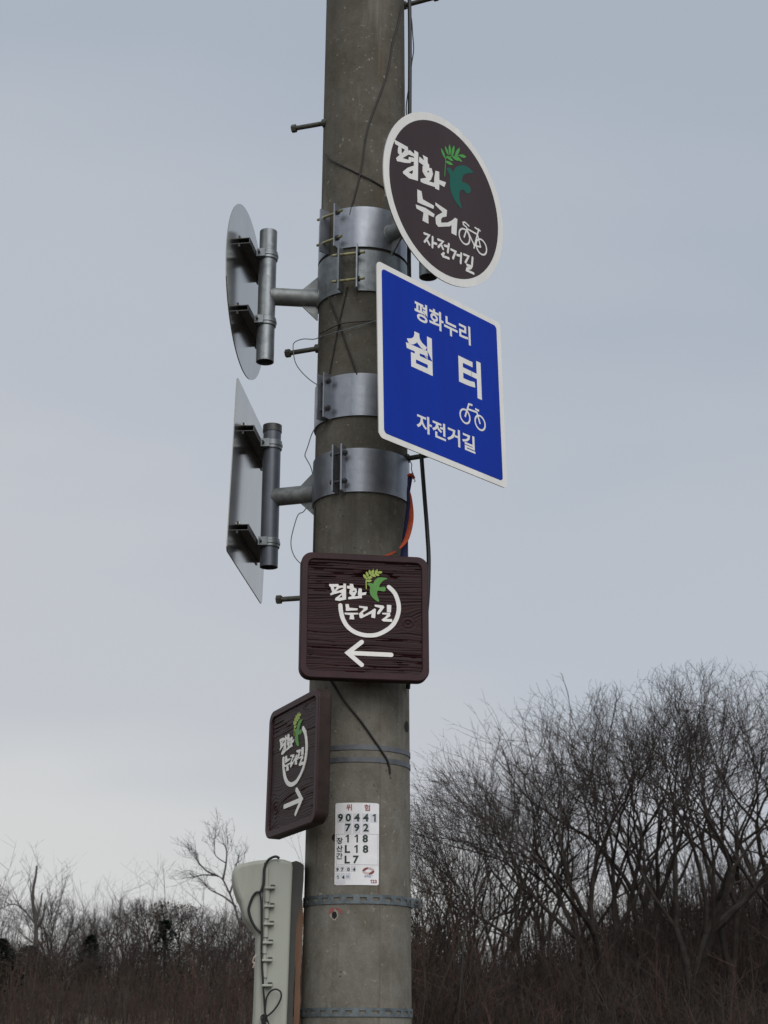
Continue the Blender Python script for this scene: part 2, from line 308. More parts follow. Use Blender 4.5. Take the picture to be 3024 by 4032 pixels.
ROUND_BIRD = [(0.0044,0.115),(0.0207,0.1252),(0.0394,0.1192),(0.0513,0.1397),(0.0751,0.1566),(0.1038,0.1668),(0.1277,0.1645),(0.142,0.1582),(0.1178,0.1447),(0.0938,0.1296),(0.084,0.1117),(0.0863,0.0988),(0.1029,0.1021),(0.1243,0.097),(0.1289,0.0832),(0.1167,0.068),(0.1048,0.0649),(0.0906,0.0713),(0.0764,0.0638),(0.0692,0.0506),(0.0712,0.024),(0.0803,0.0002),(0.0662,0.0015),(0.0407,0.0186),(0.0247,0.0429),(0.0203,0.0719),(0.0228,0.09),(0.0159,0.1043)]
ROUND_LEAVES = [[(-0.0221,0.1806),(-0.0009,0.1506)],[(-0.002,0.1975),(0.0151,0.1694)],[(0.0215,0.2138),(0.0226,0.1726)],[(0.0451,0.2194),(0.0319,0.1731)],[(0.0735,0.2228),(0.048,0.1782)],[(0.1067,0.203),(0.0699,0.1926)],[(0.0848,0.1745),(0.0518,0.1832)],[(0.0682,0.1728),(0.0329,0.1735)],[(0.0398,0.1598),(0.0029,0.1608)],[(0.0373,0.1442),(-0.001,0.1402)]]
ROUND_STEM = [(-0.0051,0.0837),(-0.0011,0.1247),(0.0009,0.1531),(0.0329,0.1735),(0.0708,0.1923)]
BOARD_POLYS = [[[(-0.1125,0.0988),(-0.0835,0.1002),(-0.0827,0.0947),(-0.0682,0.0962),(-0.0675,0.1025),(-0.0598,0.1021),(-0.0591,0.0516),(-0.0792,0.046),(-0.0937,0.0477),(-0.0922,0.0549),(-0.0718,0.0715),(-0.0794,0.0728),(-0.1075,0.0628),(-0.1091,0.0675),(-0.1023,0.0733),(-0.1062,0.0841),(-0.1078,0.0904),(-0.1117,0.0918)],[(-0.0979,0.09),(-0.088,0.0913),(-0.0948,0.0799)],[(-0.0909,0.0762),(-0.0819,0.086),(-0.0681,0.0898),(-0.0689,0.0851),(-0.0795,0.0798)],[(-0.0808,0.0569),(-0.0718,0.066),(-0.0714,0.0574)]],[[(-0.0567,0.0959),(-0.0475,0.0955),(-0.0483,0.1026),(-0.0376,0.1023),(-0.0352,0.0906),(-0.0276,0.0878),(-0.0252,0.0784),(-0.0305,0.0671),(-0.0335,0.0622),(-0.0213,0.0644),(-0.0229,0.0722),(-0.0199,0.0889),(-0.0107,0.0885),(-0.0099,0.0759),(0.0047,0.0782),(0.0024,0.0694),(-0.0099,0.0672),(-0.0098,0.0578),(-0.0198,0.0566),(-0.0518,0.0523),(-0.0531,0.0582),(-0.0404,0.0635),(-0.0489,0.071),(-0.049,0.0805),(-0.0459,0.0853),(-0.0567,0.088)],[(-0.0397,0.0761),(-0.0337,0.0827),(-0.0321,0.0773)]],[[(-0.0608,0.0366),(-0.0509,0.0371),(-0.0486,0.0254),(-0.0226,0.0242),(-0.0234,0.0187),(-0.0592,0.0148)]],[[(-0.0637,0.0091),(-0.021,0.0102),(-0.021,0.0055),(-0.0355,0.0041),(-0.0331,-0.0114),(-0.0483,-0.0113),(-0.0461,0.002),(-0.0629,0.0037)]],[[(-0.0189,0.033),(0.0079,0.031),(0.0079,0.0224),(-0.0073,0.0116),(-0.0042,0.0039),(0.0171,0.0173),(0.0293,0.0265),(0.0339,0.0243),(0.0317,-0.0048),(0.0194,-0.0029),(0.0209,0.0097),(0.0156,0.0079),(-0.0111,-0.0066),(-0.0164,-0.0053),(-0.0187,0.0079),(-0.0043,0.0227),(-0.0043,0.0258),(-0.0181,0.0275)]],[[(0.0301,0.0391),(0.0569,0.0371),(0.0607,0.0318),(0.0446,0.0091),(0.0378,0.008),(0.0385,0.0151),(0.0477,0.0289),(0.0308,0.0328)]],[[(0.0684,0.04),(0.0822,0.0398),(0.0814,0.0162),(0.0684,0.0164)]],[[(0.0531,0.0134),(0.0784,0.0153),(0.0791,0.0043),(0.0661,-0.0056),(0.0845,-0.0048),(0.0852,-0.0142),(0.0569,-0.0138),(0.0515,-0.0086),(0.063,0.0005),(0.0691,0.0086),(0.0546,0.0088)]]]
BOARD_ARC = [(-0.0768,0.032),(-0.0751,0.0149),(-0.0688,-0.0099),(-0.0558,-0.0327),(-0.0359,-0.0489),(-0.0116,-0.058),(0.0127,-0.0601),(0.0371,-0.0568),(0.0615,-0.0449),(0.0844,-0.0267),(0.0983,-0.0042),(0.1052,0.0212),(0.1053,0.0417),(0.1,0.0635),(0.0908,0.0821),(0.0746,0.098)]
BOARD_BIRD = [(0.0061,0.1051),(0.0169,0.108),(0.0253,0.106),(0.0292,0.1157),(0.0384,0.1249),(0.0507,0.1282),(0.0708,0.1256),(0.0584,0.1187),(0.0492,0.1087),(0.0446,0.0966),(0.06,0.0981),(0.0646,0.0936),(0.063,0.0848),(0.0569,0.0829),(0.0407,0.0846),(0.0377,0.0765),(0.0392,0.0655),(0.0446,0.0508),(0.0369,0.0504),(0.0247,0.0601),(0.017,0.0708),(0.0146,0.0802),(0.0154,0.0929),(0.0123,0.0991)]
BOARD_LEAVES = [[(-0.0055,0.1356),(0.0053,0.1202)],[(0.0037,0.1448),(0.0099,0.1276)],[(0.0129,0.1513),(0.0176,0.1343)],[(0.0263,0.1551),(0.0222,0.1353)],[(0.0387,0.1549),(0.0319,0.1374)],[(0.0546,0.1456),(0.0384,0.1429)],[(0.0448,0.1343),(0.0314,0.1381)],[(0.0341,0.1303),(0.0176,0.1359)],[(0.023,0.1279),(0.0068,0.1234)],[(0.0211,0.117),(0.0038,0.1138)]]
BOARD_STEM = [(0.0039,0.0892),(0.003,0.1161),(0.0076,0.1235),(0.0214,0.1337),(0.0368,0.1424)]
BOARD_ARROW = [[(-0.0532,-0.1178),(0.082,-0.1187)],[(-0.0097,-0.0818),(-0.0527,-0.1178),(-0.0094,-0.1537)]]
BLUE_TEXT = [('평화누리',[-0.1303,0.1409,0.1578,0.2266]),('쉼',[-0.1739,-0.0513,-0.016,0.1154]),('터',[0.0757,0.1872,-0.0219,0.1118]),('자전거길',[-0.1323,0.1441,-0.2251,-0.1657])]
BLUE_BIKE = [[(0.1379,-0.0562),(0.1204,-0.0575),(0.0991,-0.1093)],[(0.1124,-0.0772),(0.1588,-0.0741),(0.1732,-0.1112)],[(0.151,-0.0648),(0.1701,-0.0658)]]
BLUE_WHEELS = [[(0.0992,-0.1073),(0.1003,-0.0826)],[(0.1734,-0.1072),(0.1748,-0.0815)]]
BLUE_PANEL = [(-0.2768,0.2773),(0.2786,0.2709),(0.2792,-0.2845),(-0.2765,-0.282)]

# ------------------------------------------------------------------ ground and hillside
def sstep(a, b, x):
    t = np.clip((np.asarray(x, float) - a) / (b - a), 0, 1); return t * t * (3 - 2 * t)
def hground(x, y):
    x = np.asarray(x, float); y = np.asarray(y, float)
    h = 3.6 * sstep(26, 85, y) + 2.6 * sstep(80, 190, y) + 6 * sstep(190, 420, y)
    h = h + 1.6 * sstep(2, 12, x) * sstep(30, 60, y)
    h = h + sstep(25, 45, y) * (0.35 * np.sin(x * 0.31 + 1.3) * np.cos(y * 0.17) + 0.2 * np.sin(x * 0.83 + y * 0.4))
    return h
def axis(parts):
    out = []
    for a, b, n in parts: out += list(np.linspace(a, b, n, endpoint=False))
    return np.array(out + [parts[-1][1]])
gx = axis([(-2500, -300, 10), (-300, -60, 16), (-60, 60, 80), (60, 300, 16), (300, 2500, 10)])
gy = axis([(-2000, -100, 8), (-100, 20, 12), (20, 130, 80), (130, 450, 30), (450, 3500, 12)])
XX, YY = np.meshgrid(gx, gy, indexing='ij'); ZZ = hground(XX, YY)
nx, ny = XX.shape
gf = [(i * ny + j, (i + 1) * ny + j, (i + 1) * ny + j + 1, i * ny + j + 1) for i in range(nx - 1) for j in range(ny - 1)]
M['ground'] = mat('winter_leaf_litter', (0.050, 0.036, 0.028), 0.95, 0, 0, 0.6, 0.05, 8, 0.2, (0.10, 0.075, 0.05))
g = link('ground', np.stack([XX, YY, ZZ], -1).reshape(-1, 3), gf, M['ground'], smooth=True, sharp=80)
setprops(g, kind='structure')

# ------------------------------------------------------------------ the concrete pole
pole = thing('utility_pole', (PX, PY, 0), 'tall weathered grey concrete utility pole carrying all the signs', 'utility pole')
mb = MB(); n = 96; loops = []
for z in list(np.linspace(0, 11.7, 60)) + [11.7]:
    loops.append([polar(2 * math.pi * i / n, prad(z) if len(loops) < 60 else prad(z) * .8, z + (0.02 if len(loops) == 60 else 0)) for i in range(n)])
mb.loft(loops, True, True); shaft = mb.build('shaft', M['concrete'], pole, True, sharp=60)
def step_bolt(bx, by, tx, ty, zoff=0.0):
    base = onpole(bx, by); tip = atZ(tx, ty, base[2])
    d = tip - base; d /= np.linalg.norm(d)
    inn = base - d * 0.05
    o = MB().rod(inn, tip, 0.0085, 14).build('step_bolt', M['bolt_old'], pole, True)
    MB().rod(tip - d * 0.012, tip + d * 0.004, 0.0145, 6).build('bolt_head', M['bolt_old'], o)
    col = MB().rod(base - d * 0.01, base + d * 0.008, 0.015, 16).build('collar', M['bolt_old'], o, True)
    return base, tip
for a in ((1279, 485, 1154, 507), (1252, 1372, 1130, 1392), (1232, 2352, 1094, 2361), (1592, 22, 1720, -12), (1601, 1806, 1722, 1786)):
    last = step_bolt(*a)
def disc_on_pole(px, py, ru, rv, name, ma, off, parent, n=20, rng=None):
    c = onpole(px, py); ph = math.atan2(c[0] - PX, PY - c[1]); rr = prad(c[2])
    v = [polar(ph, rr + off, c[2])]; f = []
    rn = random.Random(px)
    for i in range(n):
        t = 2 * math.pi * i / n; q = 1 + rn.uniform(-.14, .14)
        z = c[2] + rv * math.sin(t) * q
        v.append(polar(ph + ru * math.cos(t) * q / rr, prad(z) + off, z))
    f = [(0, 1 + i, 1 + (i + 1) % n) for i in range(n)]
    return link(name, v, f, ma, parent)
disc_on_pole(1601, 2862, .019, .017, 'bolt_hole', M['hole'], .0012, pole)
disc_on_pole(1316, 3297, .007, .010, 'bolt_hole', M['hole'], .0012, pole)
h = disc_on_pole(1316, 3601, .014, .016, 'patched_hole', M['hole_lip'], .0008, pole)
disc_on_pole(1317, 3603, .0085, .0105, 'hole_core', M['hole'], .0016, h)
for pts in (((1313, 3574), (1306, 3584), (1299, 3596)), ((1327, 3574), (1338, 3583), (1347, 3595))):
    mbx = MB(); v = []
    for k, (a, b) in enumerate(pts):
        w = (6, 8, 4)[k]; v += [onpole(a - w, b, .001), onpole(a + w, b + 2, .001)]
    link('paint_mark', v, [(0, 1, 3, 2), (2, 3, 5, 4)], M['print_red'], pole)

# ------------------------------------------------------------------ flat lettering built from traced outlines
class Sheet:
    """A sign's own plane: centre, u to the right, v up, n out of the face seen from the camera."""
    def __init__(s, x, y, z, az, tilt, rl):
        a = R(az); u = np.array([math.sin(a), math.cos(a), 0]); n = np.array([math.cos(a), -math.sin(a), 0]); v = np.array([0, 0, 1.0])
        t = R(tilt); v2 = math.cos(t) * v - math.sin(t) * n; r = R(rl)
        s.u = math.cos(r) * u + math.sin(r) * v2; s.v = -math.sin(r) * u + math.cos(r) * v2; s.n = np.cross(s.u, s.v); s.c = np.array([x, y, z])
    def p(s, a, b, d=0.0): return s.c + s.u * a + s.v * b + s.n * d
    def uv(s, px, py):
        d = ray(px, py); t = ((s.c - EYE) @ s.n) / (d @ s.n); q = EYE + d * t - s.c; return q @ s.u, q @ s.v
def solid(mb, sh, loops, d0, d1):
    """prism between depths d0 (back) and d1 (front) over an outline with holes"""
    L3 = [[Vector((a, b, 0)) for a, b in lp] for lp in loops]
    tri = tessellate_polygon(L3); flat = [p for lp in loops for p in lp]; k = len(flat)
    area = 0
    v = [sh.p(a, b, d1) for a, b in flat] + [sh.p(a, b, d0) for a, b in flat]; f = []
    for t in tri:
        a, b, c = (flat[i] for i in t)
        cr = (b[0] - a[0]) * (c[1] - a[1]) - (b[1] - a[1]) * (c[0] - a[0])
        f.append(tuple(t) if cr > 0 else tuple(reversed(t)))
    o = 0
    for li, lp in enumerate(loops):
        m_ = len(lp); ar = sum(lp[i][0] * lp[(i + 1) % m_][1] - lp[(i + 1) % m_][0] * lp[i][1] for i in range(m_))
        ccw = (ar > 0) == (li == 0)
        for i in range(m_):
            a, b = o + i, o + (i + 1) % m_
            f.append((b, a, a + k, b + k) if ccw else (a, b, b + k, a + k))
        o += m_
    mb.add(v, f)
def stroke(pts, w, cap='round', w1=None):
    """outline of a thick polyline"""
    P = [np.array(p, float) for p in pts]; n = len(P); Lf, Rt = [], []
    for i in range(n):
        if i == 0: d = P[1] - P[0]
        elif i == n - 1: d = P[-1] - P[-2]
        else:
            a = P[i] - P[i - 1]; b = P[i + 1] - P[i]; a /= np.linalg.norm(a); b /= np.linalg.norm(b); d = a + b
            if np.linalg.norm(d) < .3: d = b
        d /= np.linalg.norm(d); nn = np.array([-d[1], d[0]]); k = 1.0
        if 0 < i < n - 1:
            k = min(1.7, 1 / max(.45, abs(nn @ np.array([-b[1], b[0]]))))
        ww = w if w1 is None else w + (w1 - w) * i / (n - 1)
        Lf.append(P[i] + nn * ww / 2 * k); Rt.append(P[i] - nn * ww / 2 * k)
    def fan(c, d, ww):
        t0 = math.atan2(d[1], d[0]); return [c + ww / 2 * np.array([math.cos(t0 + a), math.sin(t0 + a)]) for a in (-1.05, -.52, 0, .52, 1.05)]
    out = list(Rt)
    if cap == 'round': d = P[-1] - P[-2]; out += fan(P[-1], d, w1 or w)
    out += Lf[::-1]
    if cap == 'round': d = P[0] - P[1]; out += fan(P[0], d, w)
    return [tuple(p) for p in out]
def ring(c, r, w, n=36):
    return [[(c[0] + q * math.cos(2 * math.pi * i / n), c[1] + q * math.sin(2 * math.pi * i / n)) for i in range(n)] for q in (r + w / 2, r - w / 2)]
def leafpoly(tip, base, w):
    t, b = np.array(tip), np.array(base); d = b - t; nn = np.array([-d[1], d[0]]) / np.linalg.norm(d)
    pr = [(0, 0), (.12, .5), (.3, .85), (.5, 1), (.7, .85), (.88, .5), (1, .12)]
    return [tuple(t + d * s + nn * w / 2 * k) for s, k in pr] + [tuple(t + d * s - nn * w / 2 * k) for s, k in pr[::-1][:-1]]
def smoothloop(lp, k=3):
    P = [np.array(p) for p in lp]; n = len(P); out = []
    for i in range(n):
        a, b, c, d = P[i - 1], P[i], P[(i + 1) % n], P[(i + 2) % n]
        for j in range(k):
            t = j / k; out.append(tuple(0.5 * (2 * b + (c - a) * t + (2 * a - 5 * b + 4 * c - d) * t * t + (3 * b - a - 3 * c + d) * t ** 3)))
    return out
def poly_part(name, ma, sh, groups, d0, d1, parent):
    mb = MB()
    for i, lp in enumerate(groups): solid(mb, sh, lp, d0, d1 + i * 3e-5)
    return mb.build(name, ma, parent)
_tcache = {}
def text_mesh(body, bold=0.0):
    """glyph triangles of the built-in font, scaled to a unit box"""
    if (body, bold) in _tcache: return _tcache[(body, bold)]
    if body == '1':                                             # a one with a flag
        v = np.array([(1, 0), (1, 1), (.62, 1), (.0, .80), (.0, .66), (.55, .78), (.55, 0)]); _tcache[(body, bold)] = (v, [(0, 1, 2, 5, 6), (2, 3, 4, 5)], .40); return _tcache[(body, bold)]
    c = bpy.data.curves.new('glyph', 'FONT'); c.body = body; c.offset = bold; c.resolution_u = 3
    o = bpy.data.objects.new('glyph', c); COL.objects.link(o)
    dg = bpy.context.evaluated_depsgraph_get(); me = bpy.data.meshes.new_from_object(o.evaluated_get(dg))
    v = np.array([tuple(p.co)[:2] for p in me.vertices]); f = [tuple(p.vertices) for p in me.polygons]
    bpy.data.objects.remove(o); bpy.data.curves.remove(c); bpy.data.meshes.remove(me)
    lo, hi = v.min(0), v.max(0)
    _tcache[(body, bold)] = ((v - lo) / (hi - lo), f, (hi - lo)[0] / (hi - lo)[1])
    return _tcache[(body, bold)]
def text_part(name, ma, sh, body, box, d, parent, bold=0.02):
    v, f, asp = text_mesh(body, bold); u0, u1, v0, v1 = box
    return link(name, [sh.p(u0 + a * (u1 - u0), v0 + b * (v1 - v0), d) for a, b in v], f, ma, parent)
def rrect(hx, hy, r, n=6):
    out = []
    for cx, cy, a0 in ((hx - r, hy - r, 0), (-hx + r, hy - r, 90), (-hx + r, -hy + r, 180), (hx - r, -hy + r, 270)):
        for i in range(n + 1):
            t = R(a0 + 90 * i / n); out.append((cx + r * math.cos(t), cy + r * math.sin(t)))
    return out
def circle(r, n=72): return [(r * math.cos(2 * math.pi * i / n), r * math.sin(2 * math.pi * i / n)) for i in range(n)]

# ------------------------------------------------------------------ clamps, arms, pipes
def clamp(parent, z0, z1, gap, half, ma, bolt_len, bolt_mat, flange=0.040, nut=True):
    """two half bands round the pole with outward flanges, drawn together by bolts on both sides"""
    th = 0.005
    for k in (0, 1):
        p0 = gap + half + k * math.pi; p1 = gap + math.pi - half + k * math.pi; mb = MB(); nseg = 40
        def rr(z): return prad(z) + 0.0015
        prof = []
        for i in range(nseg + 1):
            t = p0 + (p1 - p0) * i / nseg
            prof.append([polar(t, rr(z0), z0), polar(t, rr(z0) + th, z0), polar(t, rr(z1) + th, z1), polar(t, rr(z1), z1)])
        mb.loft(prof, True, True)
        band = mb.build('clamp_band', ma, parent, True)
        for q, sg in ((p0, 1), (p1, -1)):
            rad = np.array([math.sin(q), -math.cos(q), 0]); tan = np.array([math.cos(q), math.sin(q), 0]); zc = (z0 + z1) / 2
            c = polar(q, prad(zc) + th + flange / 2, zc) - tan * sg * th / 2 * 0.0
            MB().box(c, rad, tan, (0, 0, 1), flange, th, (z1 - z0) + 0.010, 0.0012).build('flange', ma, band)
    for k in (0, 1):
        q = gap + k * math.pi; tan = np.array([math.cos(q), math.sin(q), 0]); zc = (z0 + z1) / 2; h = z1 - z0
        for zz in (z0 + h * .20, z1 - h * .16):
            c = polar(q, prad(zz) + 0.028, zz); w = half * prad(zz)
            b = MB().rod(c - tan * bolt_len / 2, c + tan * bolt_len / 2, 0.0048, 10).build('clamp_bolt', bolt_mat, parent, True)
            if nut:
                for sg in (-1, 1): MB().rod(c + tan * sg * (w + .0145), c + tan * sg * (w + .0065), .0095, 6).build('nut', M['dark_steel'] if bolt_mat is M['zinc'] else bolt_mat, b)
def hollow_pipe(name, a, b, ro, ri, ma, parent, topcap=None):
    a, b = np.array(a, float), np.array(b, float); d = (b - a) / np.linalg.norm(b - a)
    x = np.cross(d, [0, 1, 0]); x /= np.linalg.norm(x); y = np.cross(d, x); n = 32
    cs = [(math.cos(2 * math.pi * i / n), math.sin(2 * math.pi * i / n)) for i in range(n)]
    mk = lambda c, r: [c + (x * p + y * q) * r for p, q in cs]
    mb = MB(); mb.loft([mk(b - d * .01, ri), mk(a, ri), mk(a, ro), mk(b, ro), mk(b, ri)], True, False)
    mb.f.append(tuple(range(4 * n, 5 * n)))
    o = mb.build(name, ma, parent, True)
    if topcap: MB().rod(b - d * .022, b + d * .003, ro + .0022, 32).build('pipe_cap', topcap, o, True)
    return o
def gusset(parent, ma, z, direction, r0, h, l, rarm):
    dx = np.array([direction[0], direction[1], 0]); t = np.array([-dx[1], dx[0], 0]); c = np.array([PX, PY, z])
    for sg in (1, -1):
        mb = MB(); L3 = []
        for o in (-.003, .003):
            L3.append([c + dx * r0 + t * o + np.array([0, 0, sg * rarm * .6]), c + dx * (r0 + l) + t * o + np.array([0, 0, sg * rarm * .6]), c + dx * (r0 + l) + t * o + np.array([0, 0, sg * (rarm + .001)]), c + dx * (r0 + .004) + t * o + np.array([0, 0, sg * (rarm + h)]), c + dx * r0 + t * o + np.array([0, 0, sg * (rarm + h)])])
        mb.loft(L3, True, True); mb.build('gusset', ma, parent)
def sign_hardware(root, sh, side, off, rails_v, rail_u, pipe_z, arm_z, mats, cap=None, gh=.05, gl=.055):
    """mounting rails on the back of a plate, a vertical pipe, pipe clamps, and the arm to the pole"""
    pr = .0303; hn = sh.n * side; h2 = np.array([hn[0], hn[1], 0]); h2 /= np.linalg.norm(h2)
    ax = sh.c + h2 * off                                        # pipe axis, plan position
    pipe = hollow_pipe('post_pipe', (ax[0], ax[1], pipe_z[0]), (ax[0], ax[1], pipe_z[1]), pr, pr - .0035, mats[0], root, cap)
    d = np.array([ax[0] - PX, ax[1] - PY, 0]); dist = np.linalg.norm(d); d /= dist
    r0 = prad(arm_z) - .004
    arm = MB().rod(np.array([PX, PY, arm_z]) + d * r0, np.array([ax[0], ax[1], arm_z]) - d * .012, pr, 32).build('arm', mats[1], root, True)
    # weld bead where arm meets band
    bead = MB(); lp = []
    t = np.array([-d[1], d[0], 0]); c0 = np.array([PX, PY, arm_z]) + d * (prad(arm_z) + .006)
    pts = [c0 + (t * math.cos(a) + np.array([0, 0, 1]) * math.sin(a)) * (pr + .001) - d * (1 - math.cos(math.asin(min(.9, abs(math.cos(a)) * pr / prad(arm_z))))) * prad(arm_z) for a in np.linspace(0, 2 * math.pi, 33)]
    bead.tube(pts, .0045, 6); bead.build('weld_bead', mats[1], arm, True)
    gusset(root, mats[1], arm_z, d, prad(arm_z) + .003, gh, gl, pr)
    for rv in rails_v:
        # C-channel rail: web on the plate, two lips
        mb = MB(); u0, u1 = rail_u; hh, dp, th = .0105, off - pr - .003, .0025
        prof = [(-hh - .008, .0015), (-hh - .008, .0015 + th), (-hh + th, .0015 + th), (-hh + th, dp), (hh - th, dp), (hh - th, .0015 + th), (hh + .008, .0015 + th), (hh + .008, .0015), (hh, .0015), (hh, dp + th), (-hh, dp + th), (-hh, .0015)]
        prof = [(-hh - .010, .002), (-hh - .010, .002 + th), (-hh, .002 + th), (-hh, dp), (hh, dp), (hh, .002 + th), (hh + .010, .002 + th), (hh + .010, .002), (hh - th, .002), (hh - th, dp - th), (-hh + th, dp - th), (-hh + th, .002)]
        mb.loft([[sh.p(uu, rv + a, side * b) for a, b in prof] for uu in (u0, u1)], True, True)
        rail = mb.build('rail', M['dark_steel'], root)
        for uu in (u0 + .012, u1 - .012):
            MB().rod(sh.p(uu, rv + hh + .005, side * .004), sh.p(uu, rv + hh + .005, side * .008), .005, 8).build('rivet', M['alu'], rail, True)
        zc = sh.p(0, rv)[2]; cen = np.array([ax[0], ax[1], zc])
        # worm-band round the pipe with a raised middle
        mb = MB(); n = 40; lp = []
        for zz, r_ in ((-.016, .0022), (-.014, .004), (-.006, .004), (-.004, .0062), (.004, .0062), (.006, .004), (.014, .004), (.016, .0022)):
            lp.append([cen + np.array([math.cos(2 * math.pi * i / n) * (pr + r_), math.sin(2 * math.pi * i / n) * (pr + r_), zz]) for i in range(n)])
        mb.loft(lp); pc = mb.build('pipe_clamp', M['galv'], root, True)
        tt = np.array([-h2[1], h2[0], 0])
        for sg in (-1, 1):
            e0 = cen + tt * sg * (pr + .008)
            MB().box(e0 - h2 * (.016), h2, tt, (0, 0, 1), .030, .004, .030, .001).build('ear', M['galv'], pc)
            MB().rod(e0 - tt * sg * .014 - h2 * .022, e0 + tt * sg * .016 - h2 * .022, .0045, 10).build('clamp_bolt', M['dark_steel'], pc, True)
    return ax, d

# ------------------------------------------------------------------ the four metal signs
SH_R = Sheet(0.1967, 4.8736, 4.2489, 43.2025, -0.1572, 0.0)
SH_B = Sheet(0.1846, 4.8641, 3.6140, 43.6094, 2.8514, -1.5104)
SH_LR = Sheet(-0.4755, 5.1616, 4.0456, 8.1963, 0.4734, 0.0)
SH_LS = Sheet(-0.4541, 5.2935, 3.3605, 6.7308, -0.9717, -2.1182)
def zp(px, py): return onpole(px, py)[2]
ZB1 = (zp(1405, 974), zp(1400, 817)); ZB2 = (zp(1425, 1146), zp(1432, 986)); ZB3 = (zp(1420, 1637), zp(1420, 1471)); ZB4 = (zp(1430, 1937), zp(1430, 1766))
def plate(root, sh, outline, inner, th, face, side, face_mat):
    """aluminium plate; the printed sheets lie on the face side"""
    mb = MB(); solid(mb, sh, [outline], -th / 2, th / 2); p = mb.build('plate', M['alu'], root)
    f0 = th / 2 * (-side)
    d = -side
    mb = MB(); solid(mb, sh, [outline], *sorted((f0 + d * .0002, f0 + d * .0008))); mb.build('border', M['sign_white'], p)
    mb = MB(); solid(mb, sh, [inner], *sorted((f0 + d * .0009, f0 + d * .0014))); mb.build('panel', face_mat, p)
    return p
# round brown sign facing the camera
root = thing('round_sign', (PX, PY, ZB1[0]), 'round brown trail sign with white Korean lettering, green bird and bicycle', 'sign')
p = plate(root, SH_R, circle(.300), circle(.2725), .003, 1, -1, M['sign_brown'])
D0, D1 = .0031, .0036
poly_part('lettering', M['sign_white'], SH_R, ROUND_POLYS, D0, D1, p)
poly_part('lettering', M['sign_white'], SH_R, [[stroke(s, .0088)] for s in ROUND_SMALL], D0, D1, p)
bike = [[stroke(s, .0058)] for s in ROUND_BIKE] + [ring(w[0], abs(w[1][1] - w[0][1]) - .001, .0060) for w in ROUND_WHEELS]
poly_part('bicycle_symbol', M['sign_white'], SH_R, bike, D0, D1, p)
poly_part('bird_emblem', M['teal'], SH_R, [[smoothloop(ROUND_BIRD)]], D0, D1, p)
poly_part('olive_branch', M['leafgreen'], SH_R, [[leafpoly(a, b, .0125)] for a, b in ROUND_LEAVES] + [[stroke(ROUND_STEM, .0026)]], D0, D1, p)
pb = atY(1706, 1092, 4.925)[2]; zarm = (ZB1[0] + ZB1[1]) / 2 - .012
sign_hardware(root, SH_R, -1, .075, (-.15, .13), (-.16, .16), (pb, 2 * zarm - pb), zarm, (M['galv'], M['galv_rough']))
clamp(root, *ZB1, R(-39.5), R(9.5), M['band_paint'], .112, M['zinc'])
# blue square sign facing the camera
root = thing('square_sign', (PX, PY, ZB3[0]), 'square blue rest stop sign with white Korean lettering and bicycle', 'sign')
p = plate(root, SH_B, rrect(.300, .300, .018), rrect(.2785, .2800, .014), .003, 1, -1, M['sign_blue'])
for body, bx in BLUE_TEXT:
    text_part('lettering', M['sign_white'], SH_B, body, bx, .0034, p, .034 if len(body) == 1 else .024)
bike = [[stroke(s, .0066, 'flat')] for s in BLUE_BIKE] + [ring(w[0], abs(w[1][1] - w[0][1]) - .001, .0062) for w in BLUE_WHEELS]
poly_part('bicycle_symbol', M['sign_white'], SH_B, bike, D0, D1, p)
zarm = (ZB3[0] + ZB3[1]) / 2
sign_hardware(root, SH_B, -1, .075, (-.15, .15), (-.16, .16), (zarm - .22, zarm + .22), zarm, (M['painted'], M['painted']))
clamp(root, *ZB3, R(-43), R(4.2), M['band_paint'], .058, M['dark_steel'])
# round sign seen from behind
root = thing('round_sign', (PX, PY, ZB2[0]), 'round metal sign left of the pole seen edge-on from behind', 'sign')
plate(root, SH_LR, circle(.300), circle(.2725), .003, 1, 1, M['sign_brown'])
zarm = atY(1020, 1166, 5.15)[2]; pz = (atY(1020, 1425, 5.15)[2], atY(1030, 913, 5.15)[2])
rv = [SH_LR.uv(948, 965)[1], SH_LR.uv(938, 1222)[1]]
sign_hardware(root, SH_LR, 1, .072, rv, (-.13, .17), pz, zarm, (M['galv'], M['galv_rough']))
clamp(root, *ZB2, R(-15), R(9.5), M['galv'], .112, M['zinc'])
# square sign seen from behind
root = thing('square_sign', (PX, PY, ZB4[0]), 'square metal sign left of the pole seen edge-on from behind', 'sign')
plate(root, SH_LS, rrect(.300, .300, .018), rrect(.2785, .2800, .014), .003, 1, 1, M['sign_blue'])
zarm = atY(1045, 1958, 5.28)[2]; pz = (atY(1022, 2232, 5.28)[2], atY(1057, 1678, 5.28)[2])
rv = [SH_LS.uv(950, 1675)[1], SH_LS.uv(920, 2055)[1]]
sign_hardware(root, SH_LS, 1, .072, rv, (-.17, .17), pz, zarm, (M['painted'], M['galv_rough']), M['dark_steel'])
clamp(root, *ZB4, R(-22.5), R(4.4), M['band_paint'], .060, M['dark_steel'])

